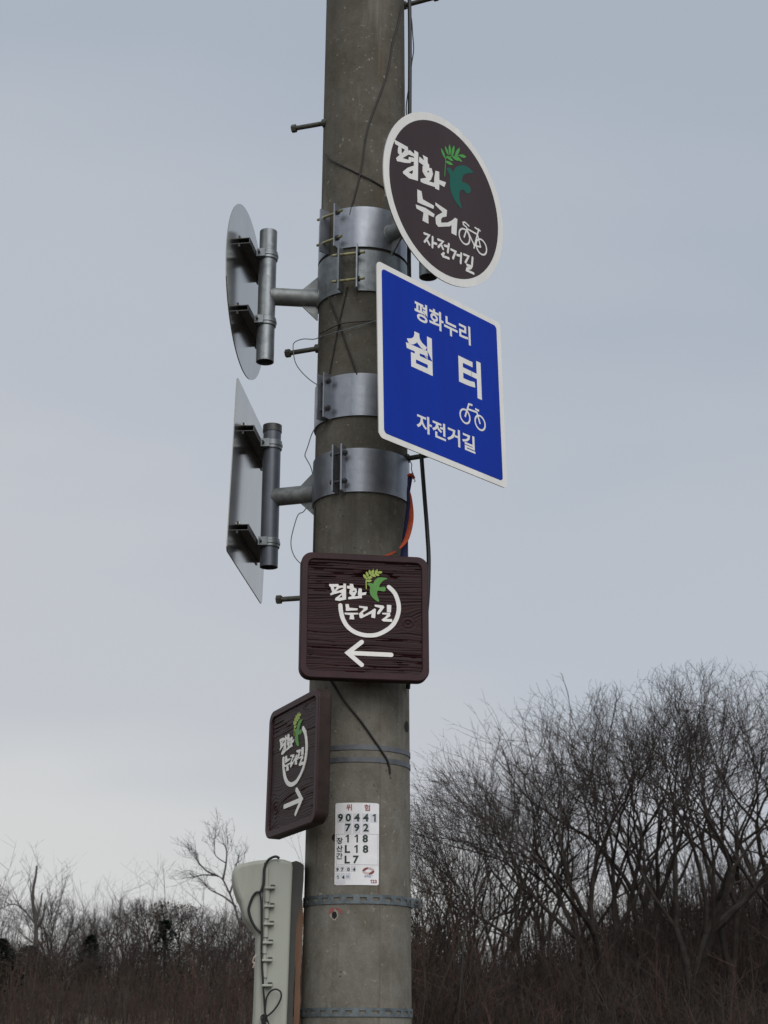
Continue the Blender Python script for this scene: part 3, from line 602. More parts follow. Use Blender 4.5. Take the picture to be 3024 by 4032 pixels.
# ------------------------------------------------------------------ the two carved wooden boards
SH_F = Sheet(-0.0567, 4.942, 2.8497, 81.151, 1.4072, 0.025)
SH_W = Sheet(-0.2778, 4.9945, 2.3985, 154.7404, 1.5557, 1.7558)
def wooden_sign(sh, label, seed, flip, straps):
    root = thing('wooden_sign', sh.p(0, -.2, -.02), label, 'sign', 'carved wooden trail signs')
    th, H = .046, .2; mb = MB(); rows = []
    for ins, dep, r in ((.009, -th, .030), (.0, -th + .009, .035), (0, -.0045, .035), (.0012, -.0014, .034), (.0035, 0, .032), (.0195, 0, .022), (.0215, -.0015, .020), (.0235, -.0085, .018)):
        rows.append([sh.p(a, b, dep) for a, b in rrect(H - ins, H - ins, r, 8)])
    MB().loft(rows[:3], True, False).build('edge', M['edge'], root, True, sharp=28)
    MB().loft(rows[2:], False, False).build('frame', M['rim'], root, True, sharp=28)
    # sandblasted panel: ridges follow the grain
    rn = np.random.RandomState(seed); n = 150; h = H - .0222
    a = np.linspace(-h, h, n); U, V = np.meshgrid(a, a, indexing='ij')
    warp = .0016 * np.sin(U * 6 + rn.uniform(0, 6)) + .004 * np.sin(U * 23 + V * 14 + rn.uniform(0, 6)) * np.exp(-(V * 9) ** 2)
    for kx, ky, s in (((.135, -.015, .03),) if not flip else ((-.11, -.12, .045), (.05, .165, .03))):
        d2 = (U - kx) ** 2 + (V - ky) ** 2; warp = warp + s * .55 * np.exp(-d2 / (s * 1.3) ** 2) * np.sign(V - ky + .004)
    W = V + warp + .0006 * np.sin(U * 47 + V * 90)
    g = [-h - .04]
    while g[-1] < h + .04: g.append(g[-1] + rn.uniform(.0045, .0095))
    g = np.array(g); dep = rn.uniform(.25, 1.0, len(g)); ph = rn.uniform(0, 6.28, len(g)); wd_ = rn.uniform(.0011, .0024, len(g)); hgt = np.zeros_like(W)
    for q in range(len(g)):
        hgt -= dep[q] * (.65 + .35 * np.sin(U * (9 + 5 * dep[q]) + ph[q])) * np.exp(-((W - g[q]) / wd_[q]) ** 2)
    cal = .12 + .88 * np.clip((np.abs(W + .004) - .015) / .06, 0, 1) ** 1.3          # the middle of the board is smoother
    hgt = (hgt * .0048 + .0020) * cal * (.75 if flip else 1.0) + .00035 * np.sin(W * 900 + 3 * np.sin(U * 21 + V * 40))
    for kx, ky, s in (((.135, -.015, .016),) if not flip else ((-.13, -.115, .03),)):
        d2 = ((U - kx) / 1.2) ** 2 + (V - ky) ** 2; hgt = hgt * (1 - np.exp(-d2 / s ** 2)) + .0018 * np.exp(-d2 / s ** 2) * np.cos(np.sqrt(d2) * 500)
    P = sh.c + U[..., None] * sh.u + V[..., None] * sh.v + (hgt - .0065)[..., None] * sh.n
    f = [(i * n + j, (i + 1) * n + j, (i + 1) * n + j + 1, i * n + j + 1) for i in range(n - 1) for j in range(n - 1)]
    pan = link('panel', P.reshape(-1, 3), f, M['wood'], root, True, sharp=80)
    d0, d1 = -.010, -.0036
    poly_part('lettering', M['white_paint'], sh, BOARD_POLYS, d0, d1, pan)
    poly_part('circle_arc', M['white_paint'], sh, [[stroke(spline(BOARD_ARC, 4), .0132)]], d0, d1, pan)
    ar = [[(( -a + .029) if flip else a, b) for a, b in s] for s in BOARD_ARROW]
    poly_part('arrow', M['white_paint'], sh, [[stroke(s, .0136)] for s in ar], d0, d1, pan)
    poly_part('bird_emblem', M['bird_green'], sh, [[smoothloop(BOARD_BIRD)]], d0, d1, pan)
    poly_part('olive_branch', M['branch_yellow'], sh, [[leafpoly(a, b, .0085)] for a, b in BOARD_LEAVES] + [[stroke(BOARD_STEM, .0028)]], d0, d1 - .001, pan)
    # steel brackets behind the board, strapped to the pole
    h2 = np.array([sh.n[0], sh.n[1], 0]); h2 /= np.linalg.norm(h2); t2 = np.array([-h2[1], h2[0], 0])
    for zc in straps:
        q = np.array([PX, PY, zc]); dist = (sh.c - q) @ h2 - th; rr = prad(zc)
        L_ = dist - rr + .004
        br = MB()
        for sg in (-1, 1): br.box(q + h2 * (rr - .004 + L_ / 2) + t2 * sg * .05, h2, t2, (0, 0, 1), L_ + .02, .004, .034)
        br.box(q + h2 * (dist - .002), h2, t2, (0, 0, 1), .004, .15, .034)
        br.build('bracket', M['strap_plain'], root)
        mb = MB(); nn = 72; lp = []
        for dz, dr in ((-.0075, 0), (-.0075, .0016), (.0075, .0016), (.0075, 0)):
            z = zc + dz; lp.append([polar(2 * math.pi * i / nn, prad(z) + .0008 + dr, z) for i in range(nn)])
        lp.append(lp[0]); mb.loft(lp); mb.build('strap', M['strap_plain'], root, True)
    return root
wooden_sign(SH_F, 'dark brown carved wooden sign on the pole front with arrow pointing left', 5, False, (SH_F.p(0, .1)[2], SH_F.p(0, -.1)[2]))
zs = (zp(1490, 2945), zp(1490, 2993))
wooden_sign(SH_W, 'dark brown carved wooden sign turned to the left side with arrow pointing right', 9, True, zs)

# ------------------------------------------------------------------ number plate bent round the pole
PC = onpole(1407, 3328); PHI0 = math.atan2(PC[0] - PX, PY - PC[1]); PZ = PC[2]
pw, phh = .1345, .264                                       # plate size along the surface
_tl, _bl, _tr = onpole(1324, 3163), onpole(1319, 3486), onpole(1493, 3164)
PZ = (_tl[2] + _bl[2]) / 2; phh = _tl[2] - _bl[2]
ph_l = math.atan2(_tl[0] - PX, PY - _tl[1]); ph_r = math.atan2(_tr[0] - PX, PY - _tr[1]); PHI0 = (ph_l + ph_r) / 2 - .008; pw = (ph_r - ph_l) * prad(PZ)
def pp(a, b, off):                                          # a, b: plate coordinates 0..1 from the top left
    z = PZ + phh * (.5 - b); r = prad(z)
    return polar(PHI0 + (a - .5) * pw / r, r + off, z)
npl = thing('number_plate', pp(.5, 1, 0), 'white pole number plate with dark green digits and a red heading', 'number plate')
mb = MB(); nn = 24
o1 = rrect(.5, .5, .03, 4)
rows = []
for i in range(nn + 1):
    a = i / nn; c = .012 if i in (0, nn) else 0
    rows.append([pp(a, c, .0006), pp(a, c, .0018), pp(a, 1 - c, .0018), pp(a, 1 - c, .0006)])
mb.loft(rows, True, True); npt = mb.build('plate', M['plate_white'], npl, True)
def np_text(body, cx, cy, h, ma, parent=None, wmul=1.0, off=.0028, bold=.03):
    v, f, asp = text_mesh(body, bold); hh = h / 1950; ww = asp * h * wmul / 1005 * 1.0
    a0 = (cx - 130) / 1010 - ww / 2; b0 = (cy - 130) / 1950
    return link('lettering', [pp(a0 + x * ww, b0 + hh / 2 - y * hh, off) for x, y in v], f, ma, parent or npt)
def np_rect(x0, y0, x1, y1, ma, off, name='grid_line'):
    a0, a1, b0, b1 = (x0 - 130) / 1010, (x1 - 130) / 1010, (y0 - 130) / 1950, (y1 - 130) / 1950; k = 6 if abs(x1 - x0) > 120 else 1
    v = []; f = []
    for i in range(k + 1):
        a = a0 + (a1 - a0) * i / k; v += [pp(a, b0, off), pp(a, b1, off)]
    f = [(2 * i, 2 * i + 1, 2 * i + 3, 2 * i + 2) for i in range(k)]
    return link(name, v, f, ma, npt)
for cx, w in ((258, 0), (440, 0), (632, 0), (830, 0), (1020, 0)):
    np_rect(cx - 86, 385, cx + 82, 595, M['print_cell'], .0022, 'digit_cell')
for cx in (435, 632, 835): np_rect(cx - 82, 615, cx + 82, 850, M['print_cell'], .0022, 'digit_cell')
for y in (872, 1598): np_rect(165, y, 1130, y + 10, M['print_grid'], .0024)
for x in (165, 1110): np_rect(x, 884, x + 8, 1596, M['print_grid'], .0024)
for x in (200, 318, 440, 565): np_rect(x - 54, 1630, x + 50, 1770, M['print_cell'], .0022, 'digit_cell')
for x in (205, 330, 450): np_rect(x - 56, 1800, x + 52, 1945, M['print_cell'], .0022, 'digit_cell')
np_rect(150, 1965, 390, 2060, M['print_cell'], .0022, 'digit_cell')
np_text('위', 455, 240, 150, M['print_red'], bold=.015); np_text('험', 860, 245, 155, M['print_red'], bold=.015)
for body, y, xs in (('90441', 485, (258, 440, 632, 830, 1020)), ('792', 725, (435, 632, 835)), ('118', 985, (418, 622, 822)), ('L18', 1232, (428, 618, 830)), ('L7', 1482, (425, 618))):
    for ch, x in zip(body, xs): np_text(ch, x, y, 186, M['print_green'], wmul=1.0, bold=.034)
for ch, y in zip('장산간', (1032, 1215, 1395)): np_text(ch, 245, y, 150, M['print_green'], bold=.02)
for ch, x in zip('9704', (200, 315, 455, 580)): np_text(ch, x, 1715, 88, M['print_green'])
for ch, x in zip('14', (210, 338)): np_text(ch, x, 1895, 85, M['print_green'])
np_text('M', 440, 1880, 62, M['print_blue'])
np_text('한국전력', 905, 1872, 52, M['print_blue'])
for ch, x in zip('123', (960, 1012, 1068)): np_text(ch, x, 1990, 82, M['print_red'])
# round company emblem: pale disc with two dark red lens-shaped corners
def np_poly(name, pts, ma, off, parent):
    v = [pp((x - 130) / 1010, (y - 130) / 1950, off) for x, y in pts]
    return link(name, v, [tuple(range(len(v)))], ma, parent)
ell = [(898 + 134 * math.cos(t), 1748 + 86 * math.sin(t)) for t in np.linspace(0, 2 * math.pi, 32, endpoint=False)]
em = np_poly('emblem', ell[::-1], M['print_pink'], .0024, npt)
for sg in (1, -1):
    pts = [(898 - sg * (134 * math.cos(t)), 1748 - sg * (86 * math.sin(t))) for t in np.linspace(0.05, 1.45, 8)] + [(898 - sg * 8, 1748 - sg * 60), (898 - sg * 70, 1748 - sg * 12), (898 - sg * 122, 1748 + sg * 14)]
    np_poly('emblem_corner', pts, M['print_darkred'], .0029, em)

# ------------------------------------------------------------------ perforated straps that hold the cable box
def perforated(y0, y1, px, label, tail):
    z1, z0 = zp(px, y0), zp(px, y1); zc = (z0 + z1) / 2; h = z1 - z0
    root = thing('perforated_strap', (PX, PY, z0), label, 'steel strap', 'perforated straps round the pole')
    mb = MB(); per = 26; sub = 8
    zs_ = [z0, z0 + h * .34, z0 + h * .70, z1]
    N_ = per * sub
    ro = lambda z: prad(z) + .0030; ri = lambda z: prad(z) + .0012
    v = []; f = []
    for i in range(N_):
        t = 2 * math.pi * i / N_
        for z in zs_: v.append(polar(t, ro(z), z))
        for z in zs_: v.append(polar(t, ri(z), z))
    def ix(i, k): return (i % N_) * 8 + k
    for i in range(N_):
        hole = (i % sub) in (2, 3, 4, 5)
        for k in range(3):
            if k == 1 and hole: continue
            f.append((ix(i, k), ix(i + 1, k), ix(i + 1, k + 1), ix(i, k + 1)))
        if hole:
            f.append((ix(i, 1), ix(i, 5), ix(i + 1, 5), ix(i + 1, 1))); f.append((ix(i, 2), ix(i + 1, 2), ix(i + 1, 6), ix(i, 6)))
            if i % sub == 2: f.append((ix(i, 1), ix(i, 2), ix(i, 6), ix(i, 5)))
            if i % sub == 5: f.append((ix(i + 1, 1), ix(i + 1, 5), ix(i + 1, 6), ix(i + 1, 2)))
        f.append((ix(i, 0), ix(i, 4), ix(i + 1, 4), ix(i + 1, 0))); f.append((ix(i, 3), ix(i + 1, 3), ix(i + 1, 7), ix(i, 7)))
    link('band', v, f, M['strap'], root)
    # the two ends stand off the pole and are bolted together
    for q in ((R(82), R(90)) if tail else (R(-92), R(-84))):
        rad = np.array([math.sin(q), -math.cos(q), 0]); tan = np.array([math.cos(q), math.sin(q), 0])
        MB().box(polar(q, prad(zc) + .016, zc), rad, tan, (0, 0, 1), .030, .002, h * .94).build('strap_end', M['strap'], root)
    q = R(86) if tail else R(-88); tan = np.array([math.cos(q), math.sin(q), 0]); c = polar(q, prad(zc) + .020, zc)
    b = MB().rod(c - tan * .022, c + tan * .022, .005, 10).build('bolt', M['dark_steel'], root, True)
    MB().rod(c - tan * .022, c - tan * .014, .009, 6).build('nut', M['dark_steel'], b)
perforated(3521, 3558, 1410, 'perforated galvanised strap round the pole just below the number plate', True)
perforated(3968, 4003, 1410, 'perforated galvanised strap round the pole at the bottom of the picture', False)

# ------------------------------------------------------------------ cable junction box left of the pole
BY = 5.06; BD = .19                                          # near face, depth
bx0 = atY(1075, 4032, BY)
root = thing('junction_box', (bx0[0], BY + BD / 2, 1.05), 'tall beige plastic cable junction box with hooded top left of the pole', 'junction box')
Zb = 1.05
def prof_pt(zx, zy, Y=BY): return atY(900 + zx * .31279, 3340 + zy * .31279, Y)
outline = [(800, 170), (700, 138), (610, 128), (480, 140), (340, 152), (180, 186), (105, 212), (72, 240), (48, 300), (44, 335), (70, 480), (110, 600), (150, 672), (172, 760), (195, 860), (255, 950), (330, 1030), (358, 1100), (356, 1300), (345, 1500), (333, 1900), (318, 2212)]
pr = [prof_pt(*q) for q in outline]
xl, xr = pr[-1][0] - .002, prof_pt(735, 2212)[0]
pr += [np.array([xl, BY, Zb]), np.array([xr, BY, Zb]), prof_pt(735, 2212), prof_pt(765, 1400), prof_pt(785, 800), prof_pt(806, 330), prof_pt(810, 240)]
cen = np.mean([q for q in pr], axis=0)
def inset(P, d):
    n = len(P); out = []
    for i in range(n):
        a, b, c = P[i - 1], P[i], P[(i + 1) % n]; e1 = (b - a)[[0, 2]]; e2 = (c - b)[[0, 2]]
        e1 /= np.linalg.norm(e1) + 1e-9; e2 /= np.linalg.norm(e2) + 1e-9; t = e1 + e2; t /= np.linalg.norm(t) + 1e-9
        nn = np.array([t[1], -t[0]]); q = b.copy(); q[0] += nn[0] * d; q[2] += nn[1] * d; out.append(q)
    return out
# orientation: make inset shrink towards the inside
ar_ = sum(pr[i][0] * pr[(i + 1) % len(pr)][2] - pr[(i + 1) % len(pr)][0] * pr[i][2] for i in range(len(pr)))
sgn = -1 if ar_ > 0 else 1
rot = lambda q, y: np.array([q[0] + (y - BY) * -.10, y, q[2]])
rows = []
for ins, y in ((.012, BY), (.006, BY + .0015), (.002, BY + .005), (0, BY + .011), (0, BY + BD - .011), (.002, BY + BD - .005), (.012, BY + BD)):
    rows.append([rot(q, y) for q in inset(pr, sgn * ins)])
mb = MB(); mb.loft(rows, False, False)
k = len(pr)
for base, flip in ((0, True), ((len(rows) - 1) * k, False)):
    lp = [Vector((rows[0 if flip else -1][i][0], rows[0 if flip else -1][i][2], 0)) for i in range(k)]
    for t in tessellate_polygon([lp]): mb.f.append(tuple(base + i for i in (t if flip else t[::-1])))
body = mb.build('housing', M['box'], root, True, sharp=40)
# seam ridge, hinge posts and snap clips down the side
seam = [prof_pt(zx, zy, BY - .002) for zx, zy in ((485, 250), (480, 420), (478, 520), (470, 800), (462, 1100), (452, 1400), (447, 1740), (440, 2212))]
MB().tube(spline(seam, 3), .006, 8).build('seam_ridge', M['box'], body, True)
for (zx, zy, hpx) in ((487, 590, 80), (478, 810, 70), (468, 1040, 75), (450, 1260, 60), (455, 1520, 100)):
    c = prof_pt(zx, zy, BY - .004)
    MB().rod(c - np.array([0, 0, hpx * .31279 * .00078]), c + np.array([0, 0, hpx * .31279 * .00078]), .0082, 12).build('hinge_post', M['box'], body, True)
gk = [prof_pt(zx, zy, BY - .0008) for zx, zy in ((455, 180), (440, 420), (428, 700), (424, 1000), (418, 1300), (424, 1600), (432, 1900), (425, 2300))]
MB().tube(spline(gk, 3), .0016, 6).build('seam_gap_line', M['box_dark'], body, True)  # dark strip drawn in for the dark gap along the seam
tp = MB().tube(spline([prof_pt(346, 1345, BY - .004), prof_pt(318, 1385, BY - .012), prof_pt(305, 1430, BY - .010), prof_pt(325, 1450, BY - .014), prof_pt(308, 1505, BY - .012)], 5), .0028, 6).build('tape_scrap', mat('pale_tape', (0.42, 0.33, 0.28), .7, 0, .2, 60), None, True, origin=prof_pt(308, 1505)); setprops(tp, 'scrap of pale torn tape sticking out from the junction box edge', 'tape')
for zx, zy in ((522, 500), (515, 730), (508, 955), (497, 1190), (488, 1412), (488, 1728)):
    c = prof_pt(zx, zy, BY - .009)
    cl = MB().box(c, (1, 0, 0), (0, 1, 0), (0, 0, 1), .030, .022, .007, .0015).build('clip', M['box'], body)
    c2 = prof_pt(zx + 35, zy - 28, BY - .004)
    MB().box(c2, (1, 0, 0), (0, 1, 0), (0, 0, 1), .013, .012, .006, .001).build('catch', M['box_dark'], cl)
# rear half of the box, its shade painted in as a dark colour, and the plank squeezed in behind it
def slab(name, prof, y0, y1, ma, parent=None, tail=None):
    P = [prof_pt(*q) for q in prof]
    if tail: P = [q.copy() for q in P] + [np.array([P[-1][0], BY, tail]), np.array([P[0][0], BY, tail])]
    lo = [[np.array([q[0] * y / BY, y, EYE[2] + (q[2] - EYE[2]) * y / BY]) if q[2] > 1.3 else np.array([q[0] * y / BY, y, q[2]]) for q in P] for y in (y0, y1)]
    mb = MB().loft(lo); k = len(P); tr = tessellate_polygon([[Vector((q[0], q[2], 0)) for q in lo[0]]])
    for t in tr: mb.f += [tuple(t), tuple(k + i for i in t[::-1])]
    return mb.build(name, ma, parent, origin=None if parent is not None else lo[0][-1])
slab('shade_dark_rear', [(700, 2212), (700, 1400), (720, 800), (760, 330), (780, 178), (850, 158), (905, 178), (948, 212), (945, 400), (925, 640), (860, 900), (838, 1250), (835, 1500), (815, 1800), (805, 2212)], BY + .028, BY + .165, M['box_dark'], root, Zb)
pl = slab('plank', [(815, 2212), (830, 1900), (842, 1500), (828, 1250), (845, 900), (880, 720), (930, 640), (938, 900), (926, 1200), (918, 1400), (900, 1700), (905, 1900), (888, 2212)], BY + .075, BY + .10, M['plank'], None, .75)
setprops(pl, 'narrow weathered brown plank squeezed between the junction box and the pole', 'plank')

# ------------------------------------------------------------------ cables, wires and the ribbon
def cable(name, pts, r, ma, label, cat, group=None, k=8, parent=None, n=8):
    P = spline(pts, k); mb = MB().tube(P, r, n)
    o = mb.build(name, ma, parent, True, origin=None if parent is not None else P[-1], sharp=70)
    if parent is None: setprops(o, label, cat, group)
    return o
z6 = lambda L, off=.004: [onpole(1100 + a * .4068, 1160 + b * .4068, off) for a, b in L]
z7 = lambda L, off=.004: [onpole(1220 + a * .3888, b * .3888, off) for a, b in L]
def zb(L, ox, oy, s, Y): return [atY(ox + a * s, oy + b * s, Y) for a, b in L]
CY = 5.10
cp = zb([(1606, -160), (1612, 0), (1614, 200), (1613, 440), (1612, 800), (1612, 1100), (1630, 1500), (1655, 1740), (1662, 1830), (1672, 1960), (1682, 2090), (1688, 2220), (1680, 2400), (1650, 2600)], 0, 0, 1, CY)
cp += [onpole(1612, 2680, .02), onpole(1606, 2712, .012)]
cable('power_cable', cp, .0072, M['rubber'], 'thick black cable hanging down the right side of the pole', 'cable', n=10)
cable('thin_cable', zb([(990, 40), (1002, 95), (1030, 200), (1040, 330), (1051, 500), (1032, 640), (1005, 860), (985, 1000), (976, 1100), (985, 1250)], 1220, 0, .3888, 5.12), .0021, M['rubber'], 'thin slack black line beside the thick cable at the upper right', 'cable')
cable('guy_wire', z7([(935, 60), (905, 190), (880, 290), (840, 430), (815, 590), (790, 710), (740, 880), (690, 1010), (640, 1140), (590, 1290), (560, 1430), (530, 1650), (490, 1850), (420, 2110), (405, 2180)]), .0030, M['wire_dark'], 'long dark wire running down the pole from top right to the upper clamp', 'wire')
cable('guy_wire', z7([(150, 1560), (200, 1610), (310, 1670), (500, 1762), (640, 1830), (790, 1925), (900, 1990)]), .0026, M['wire_dark'], 'short dark wire slanting across the pole behind the round brown sign', 'wire')
cable('guy_wire', z6([(660, -80), (620, 90), (575, 290), (530, 520), (480, 790)]), .0026, M['wire_dark'], 'dark wire slanting down to the left between the two middle clamps', 'wire')
cable('guy_wire', z6([(480, 30), (520, 130), (580, 270), (640, 450), (700, 620), (750, 770)], .007), .0026, M['wire_dark'], 'dark wire slanting down to the right between the two middle clamps', 'wire')
cable('guy_wire', z6([(392, 378), (470, 340), (580, 290), (700, 268), (940, 250), (1050, 245)], .010), .0019, M['wire_dark'], 'upper of two thin dark wires wound level round the pole', 'wire')
P1 = z6([(1050, 240), (940, 252), (830, 285), (640, 340), (500, 380), (410, 408)], .012)
P1 += zb([(385, 416), (330, 432), (230, 430), (150, 460), (133, 510), (150, 640), (200, 730), (290, 820), (382, 884)], 1100, 1160, .4068, 5.17)
cable('tie_wire', P1, .0017, M['wire_pale'], 'pale thin wire looping out left over the middle step bolt', 'wire')
cable('tie_wire', zb([(362, 1262), (340, 1300), (310, 1360), (275, 1470), (248, 1550), (262, 1590), (300, 1660), (318, 1720), (330, 1790)], 1100, 1160, .4068, 5.17), .0017, M['wire_pale'], 'pale thin wire kinked outward left of the lower clamps', 'wire')
cable('tie_wire', zb([(830, 1200), (805, 1232), (770, 1280), (725, 1305), (690, 1400), (660, 1530), (665, 1620), (700, 1700), (760, 1762)], 860, 1460, .4339, 5.14), .0017, M['wire_pale'], 'pale thin wire bowing left above the front wooden sign', 'wire')
cable('tie_wire', [onpole(1240, 1990, .003), onpole(1238, 2060, .004), onpole(1236, 2120, .004), onpole(1234, 2185, .004)], .0022, M['wire_dark'], 'short dark wire hugging the left edge above the front wooden sign', 'wire')
cable('guy_wire', [onpole(1160 + a * .31344, 2680 + b * .31344, .0045) for a, b in ((440, -10), (520, 110), (600, 230), (720, 370), (850, 530), (1000, 745), (1140, 955), (1180, 1040), (1196, 1110), (1202, 1172))], .0032, M['wire_dark'], 'dark wire slanting across the bare pole below the front wooden sign', 'wire')
zk = lambda L, Y=BY - .014: [prof_pt(a, b, Y) for a, b in L]
cable('box_cable', zk([(640, 128), (600, 105), (545, 118), (490, 160), (452, 250), (445, 350), (438, 440), (420, 510), (395, 550), (345, 560), (300, 620), (260, 730), (255, 790), (285, 900), (340, 1000), (408, 1070)], BY - .008), .0040, M['rubber'], 'black cable draped over the junction box hood and looping on its side', 'cable')
cable('box_cable', zk([(400, 570), (412, 700), (414, 900), (416, 1100), (414, 1300), (420, 1480), (432, 1640), (440, 1800), (455, 1980), (460, 2100), (455, 2260)]), .0032, M['rubber'], 'black cable running straight down the junction box seam', 'cable')
cable('box_cable', zk([(462, 2000), (480, 1880), (530, 1800), (600, 1775), (655, 1810), (660, 1880), (620, 1970), (560, 2050), (490, 2110), (450, 2140)], BY - .02), .0026, M['rubber'], 'thin dark cable coiled in a loop at the foot of the junction box', 'cable')
tb = MB(); rn = random.Random(3)
for i in range(9):
    a = zk([(450 + rn.uniform(-25, 30), 2060 + rn.uniform(0, 50)), (430 + rn.uniform(-30, 60), 2130 + rn.uniform(-20, 30)), (470 + rn.uniform(-60, 40), 2190 + rn.uniform(-10, 40))], BY - .018 - rn.uniform(0, .01)); tb.tube(spline(a, 4), .0022, 6)
o = tb.build('cable_tangle', M['rubber'], None, True, origin=zk([(455, 2200)])[0]); setprops(o, 'dark tangle of tied wire ends low on the junction box', 'wire bundle')
# ribbon
zr = lambda a, b, Y: atY(1540 + a * .235, 1740 + b * .235, Y)
rb = thing('ribbon', zr(330, 540, 5.05), 'twisted orange and navy cloth ribbon tied to a step bolt', 'ribbon')
def strip(name, rows, ma):
    v = []; n = len(rows)
    A = spline([zr(*r[0]) for r in rows], 5); B = spline([zr(*r[1]) for r in rows], 5); v = []
    for p, q in zip(A, B): v += [p, q]
    f = [(2 * i, 2 * i + 1, 2 * i + 3, 2 * i + 2) for i in range(len(A) - 1)]
    o = link(name, v, f, ma, rb, True, sharp=80)
    sm = o.modifiers.new('thickness', 'SOLIDIFY'); sm.thickness = .0012; sm.offset = 0
    return o
strip('navy_strip', [((285, 560, 5.05), (360, 575, 5.045)), ((275, 620, 5.05), (352, 640, 5.045)), ((272, 720, 5.05), (335, 735, 5.045)), ((262, 840, 5.05), (318, 850, 5.045)), ((262, 1050, 5.06), (312, 1060, 5.04)), ((230, 1300, 5.06), (305, 1320, 5.04)), ((195, 1550, 5.06), (290, 1560, 5.04)), ((165, 1800, 5.06), (275, 1800, 5.05)), ((150, 1960, 5.06), (270, 1960, 5.05))], M['navy'])
strip('orange_strip', [((305, 830, 5.044), (320, 836, 5.038)), ((310, 930, 5.044), (345, 930, 5.036)), ((312, 1050, 5.042), (365, 1060, 5.034)), ((305, 1180, 5.04), (377, 1200, 5.032)), ((290, 1330, 5.04), (370, 1350, 5.03)), ((255, 1500, 5.035), (335, 1520, 5.028)), ((205, 1650, 5.03), (275, 1670, 5.025)), ((130, 1780, 5.02), (150, 1800, 5.018))], M['orange'])
v = []
for a, b0, b1 in ((85, 1820, 1850), (40, 1835, 1875), (0, 1850, 1895), (-60, 1880, 1910), (-120, 1900, 1925)):
    v += [onpole(1540 + a * .235, 1740 + b0 * .235, .003), onpole(1540 + a * .235, 1740 + b1 * .235, .003)]
link('orange_strip', v, [(2 * i, 2 * i + 1, 2 * i + 3, 2 * i + 2) for i in range(4)], M['orange'], rb)
v = [onpole(1540 + a * .235, 1740 + b * .235, .0036) for a, b in ((205, 590), (180, 700), (150, 850), (130, 960), (258, 740), (262, 900), (262, 1050))]
cable('tie_string', [zr(318, 318, 5.06), zr(345, 385, 5.055), zr(340, 450, 5.05), zr(352, 505, 5.045), zr(350, 560, 5.045)], .0016, M['wire_pale'], '', '', parent=rb)
cable('tie_string', [zr(350, 500, 5.044), zr(372, 545, 5.042), zr(345, 585, 5.04), zr(385, 625, 5.04), zr(402, 652, 5.04), (zr(385, 672, 5.04))], .0014, M['wire_pale'], '', '', parent=rb)
MB().tube(spline([zr(290, 565, 5.05), zr(320, 548, 5.036), zr(360, 565, 5.036), zr(385, 615, 5.04)], 4), .005, 8).build('knot', M['orange'], rb, True)

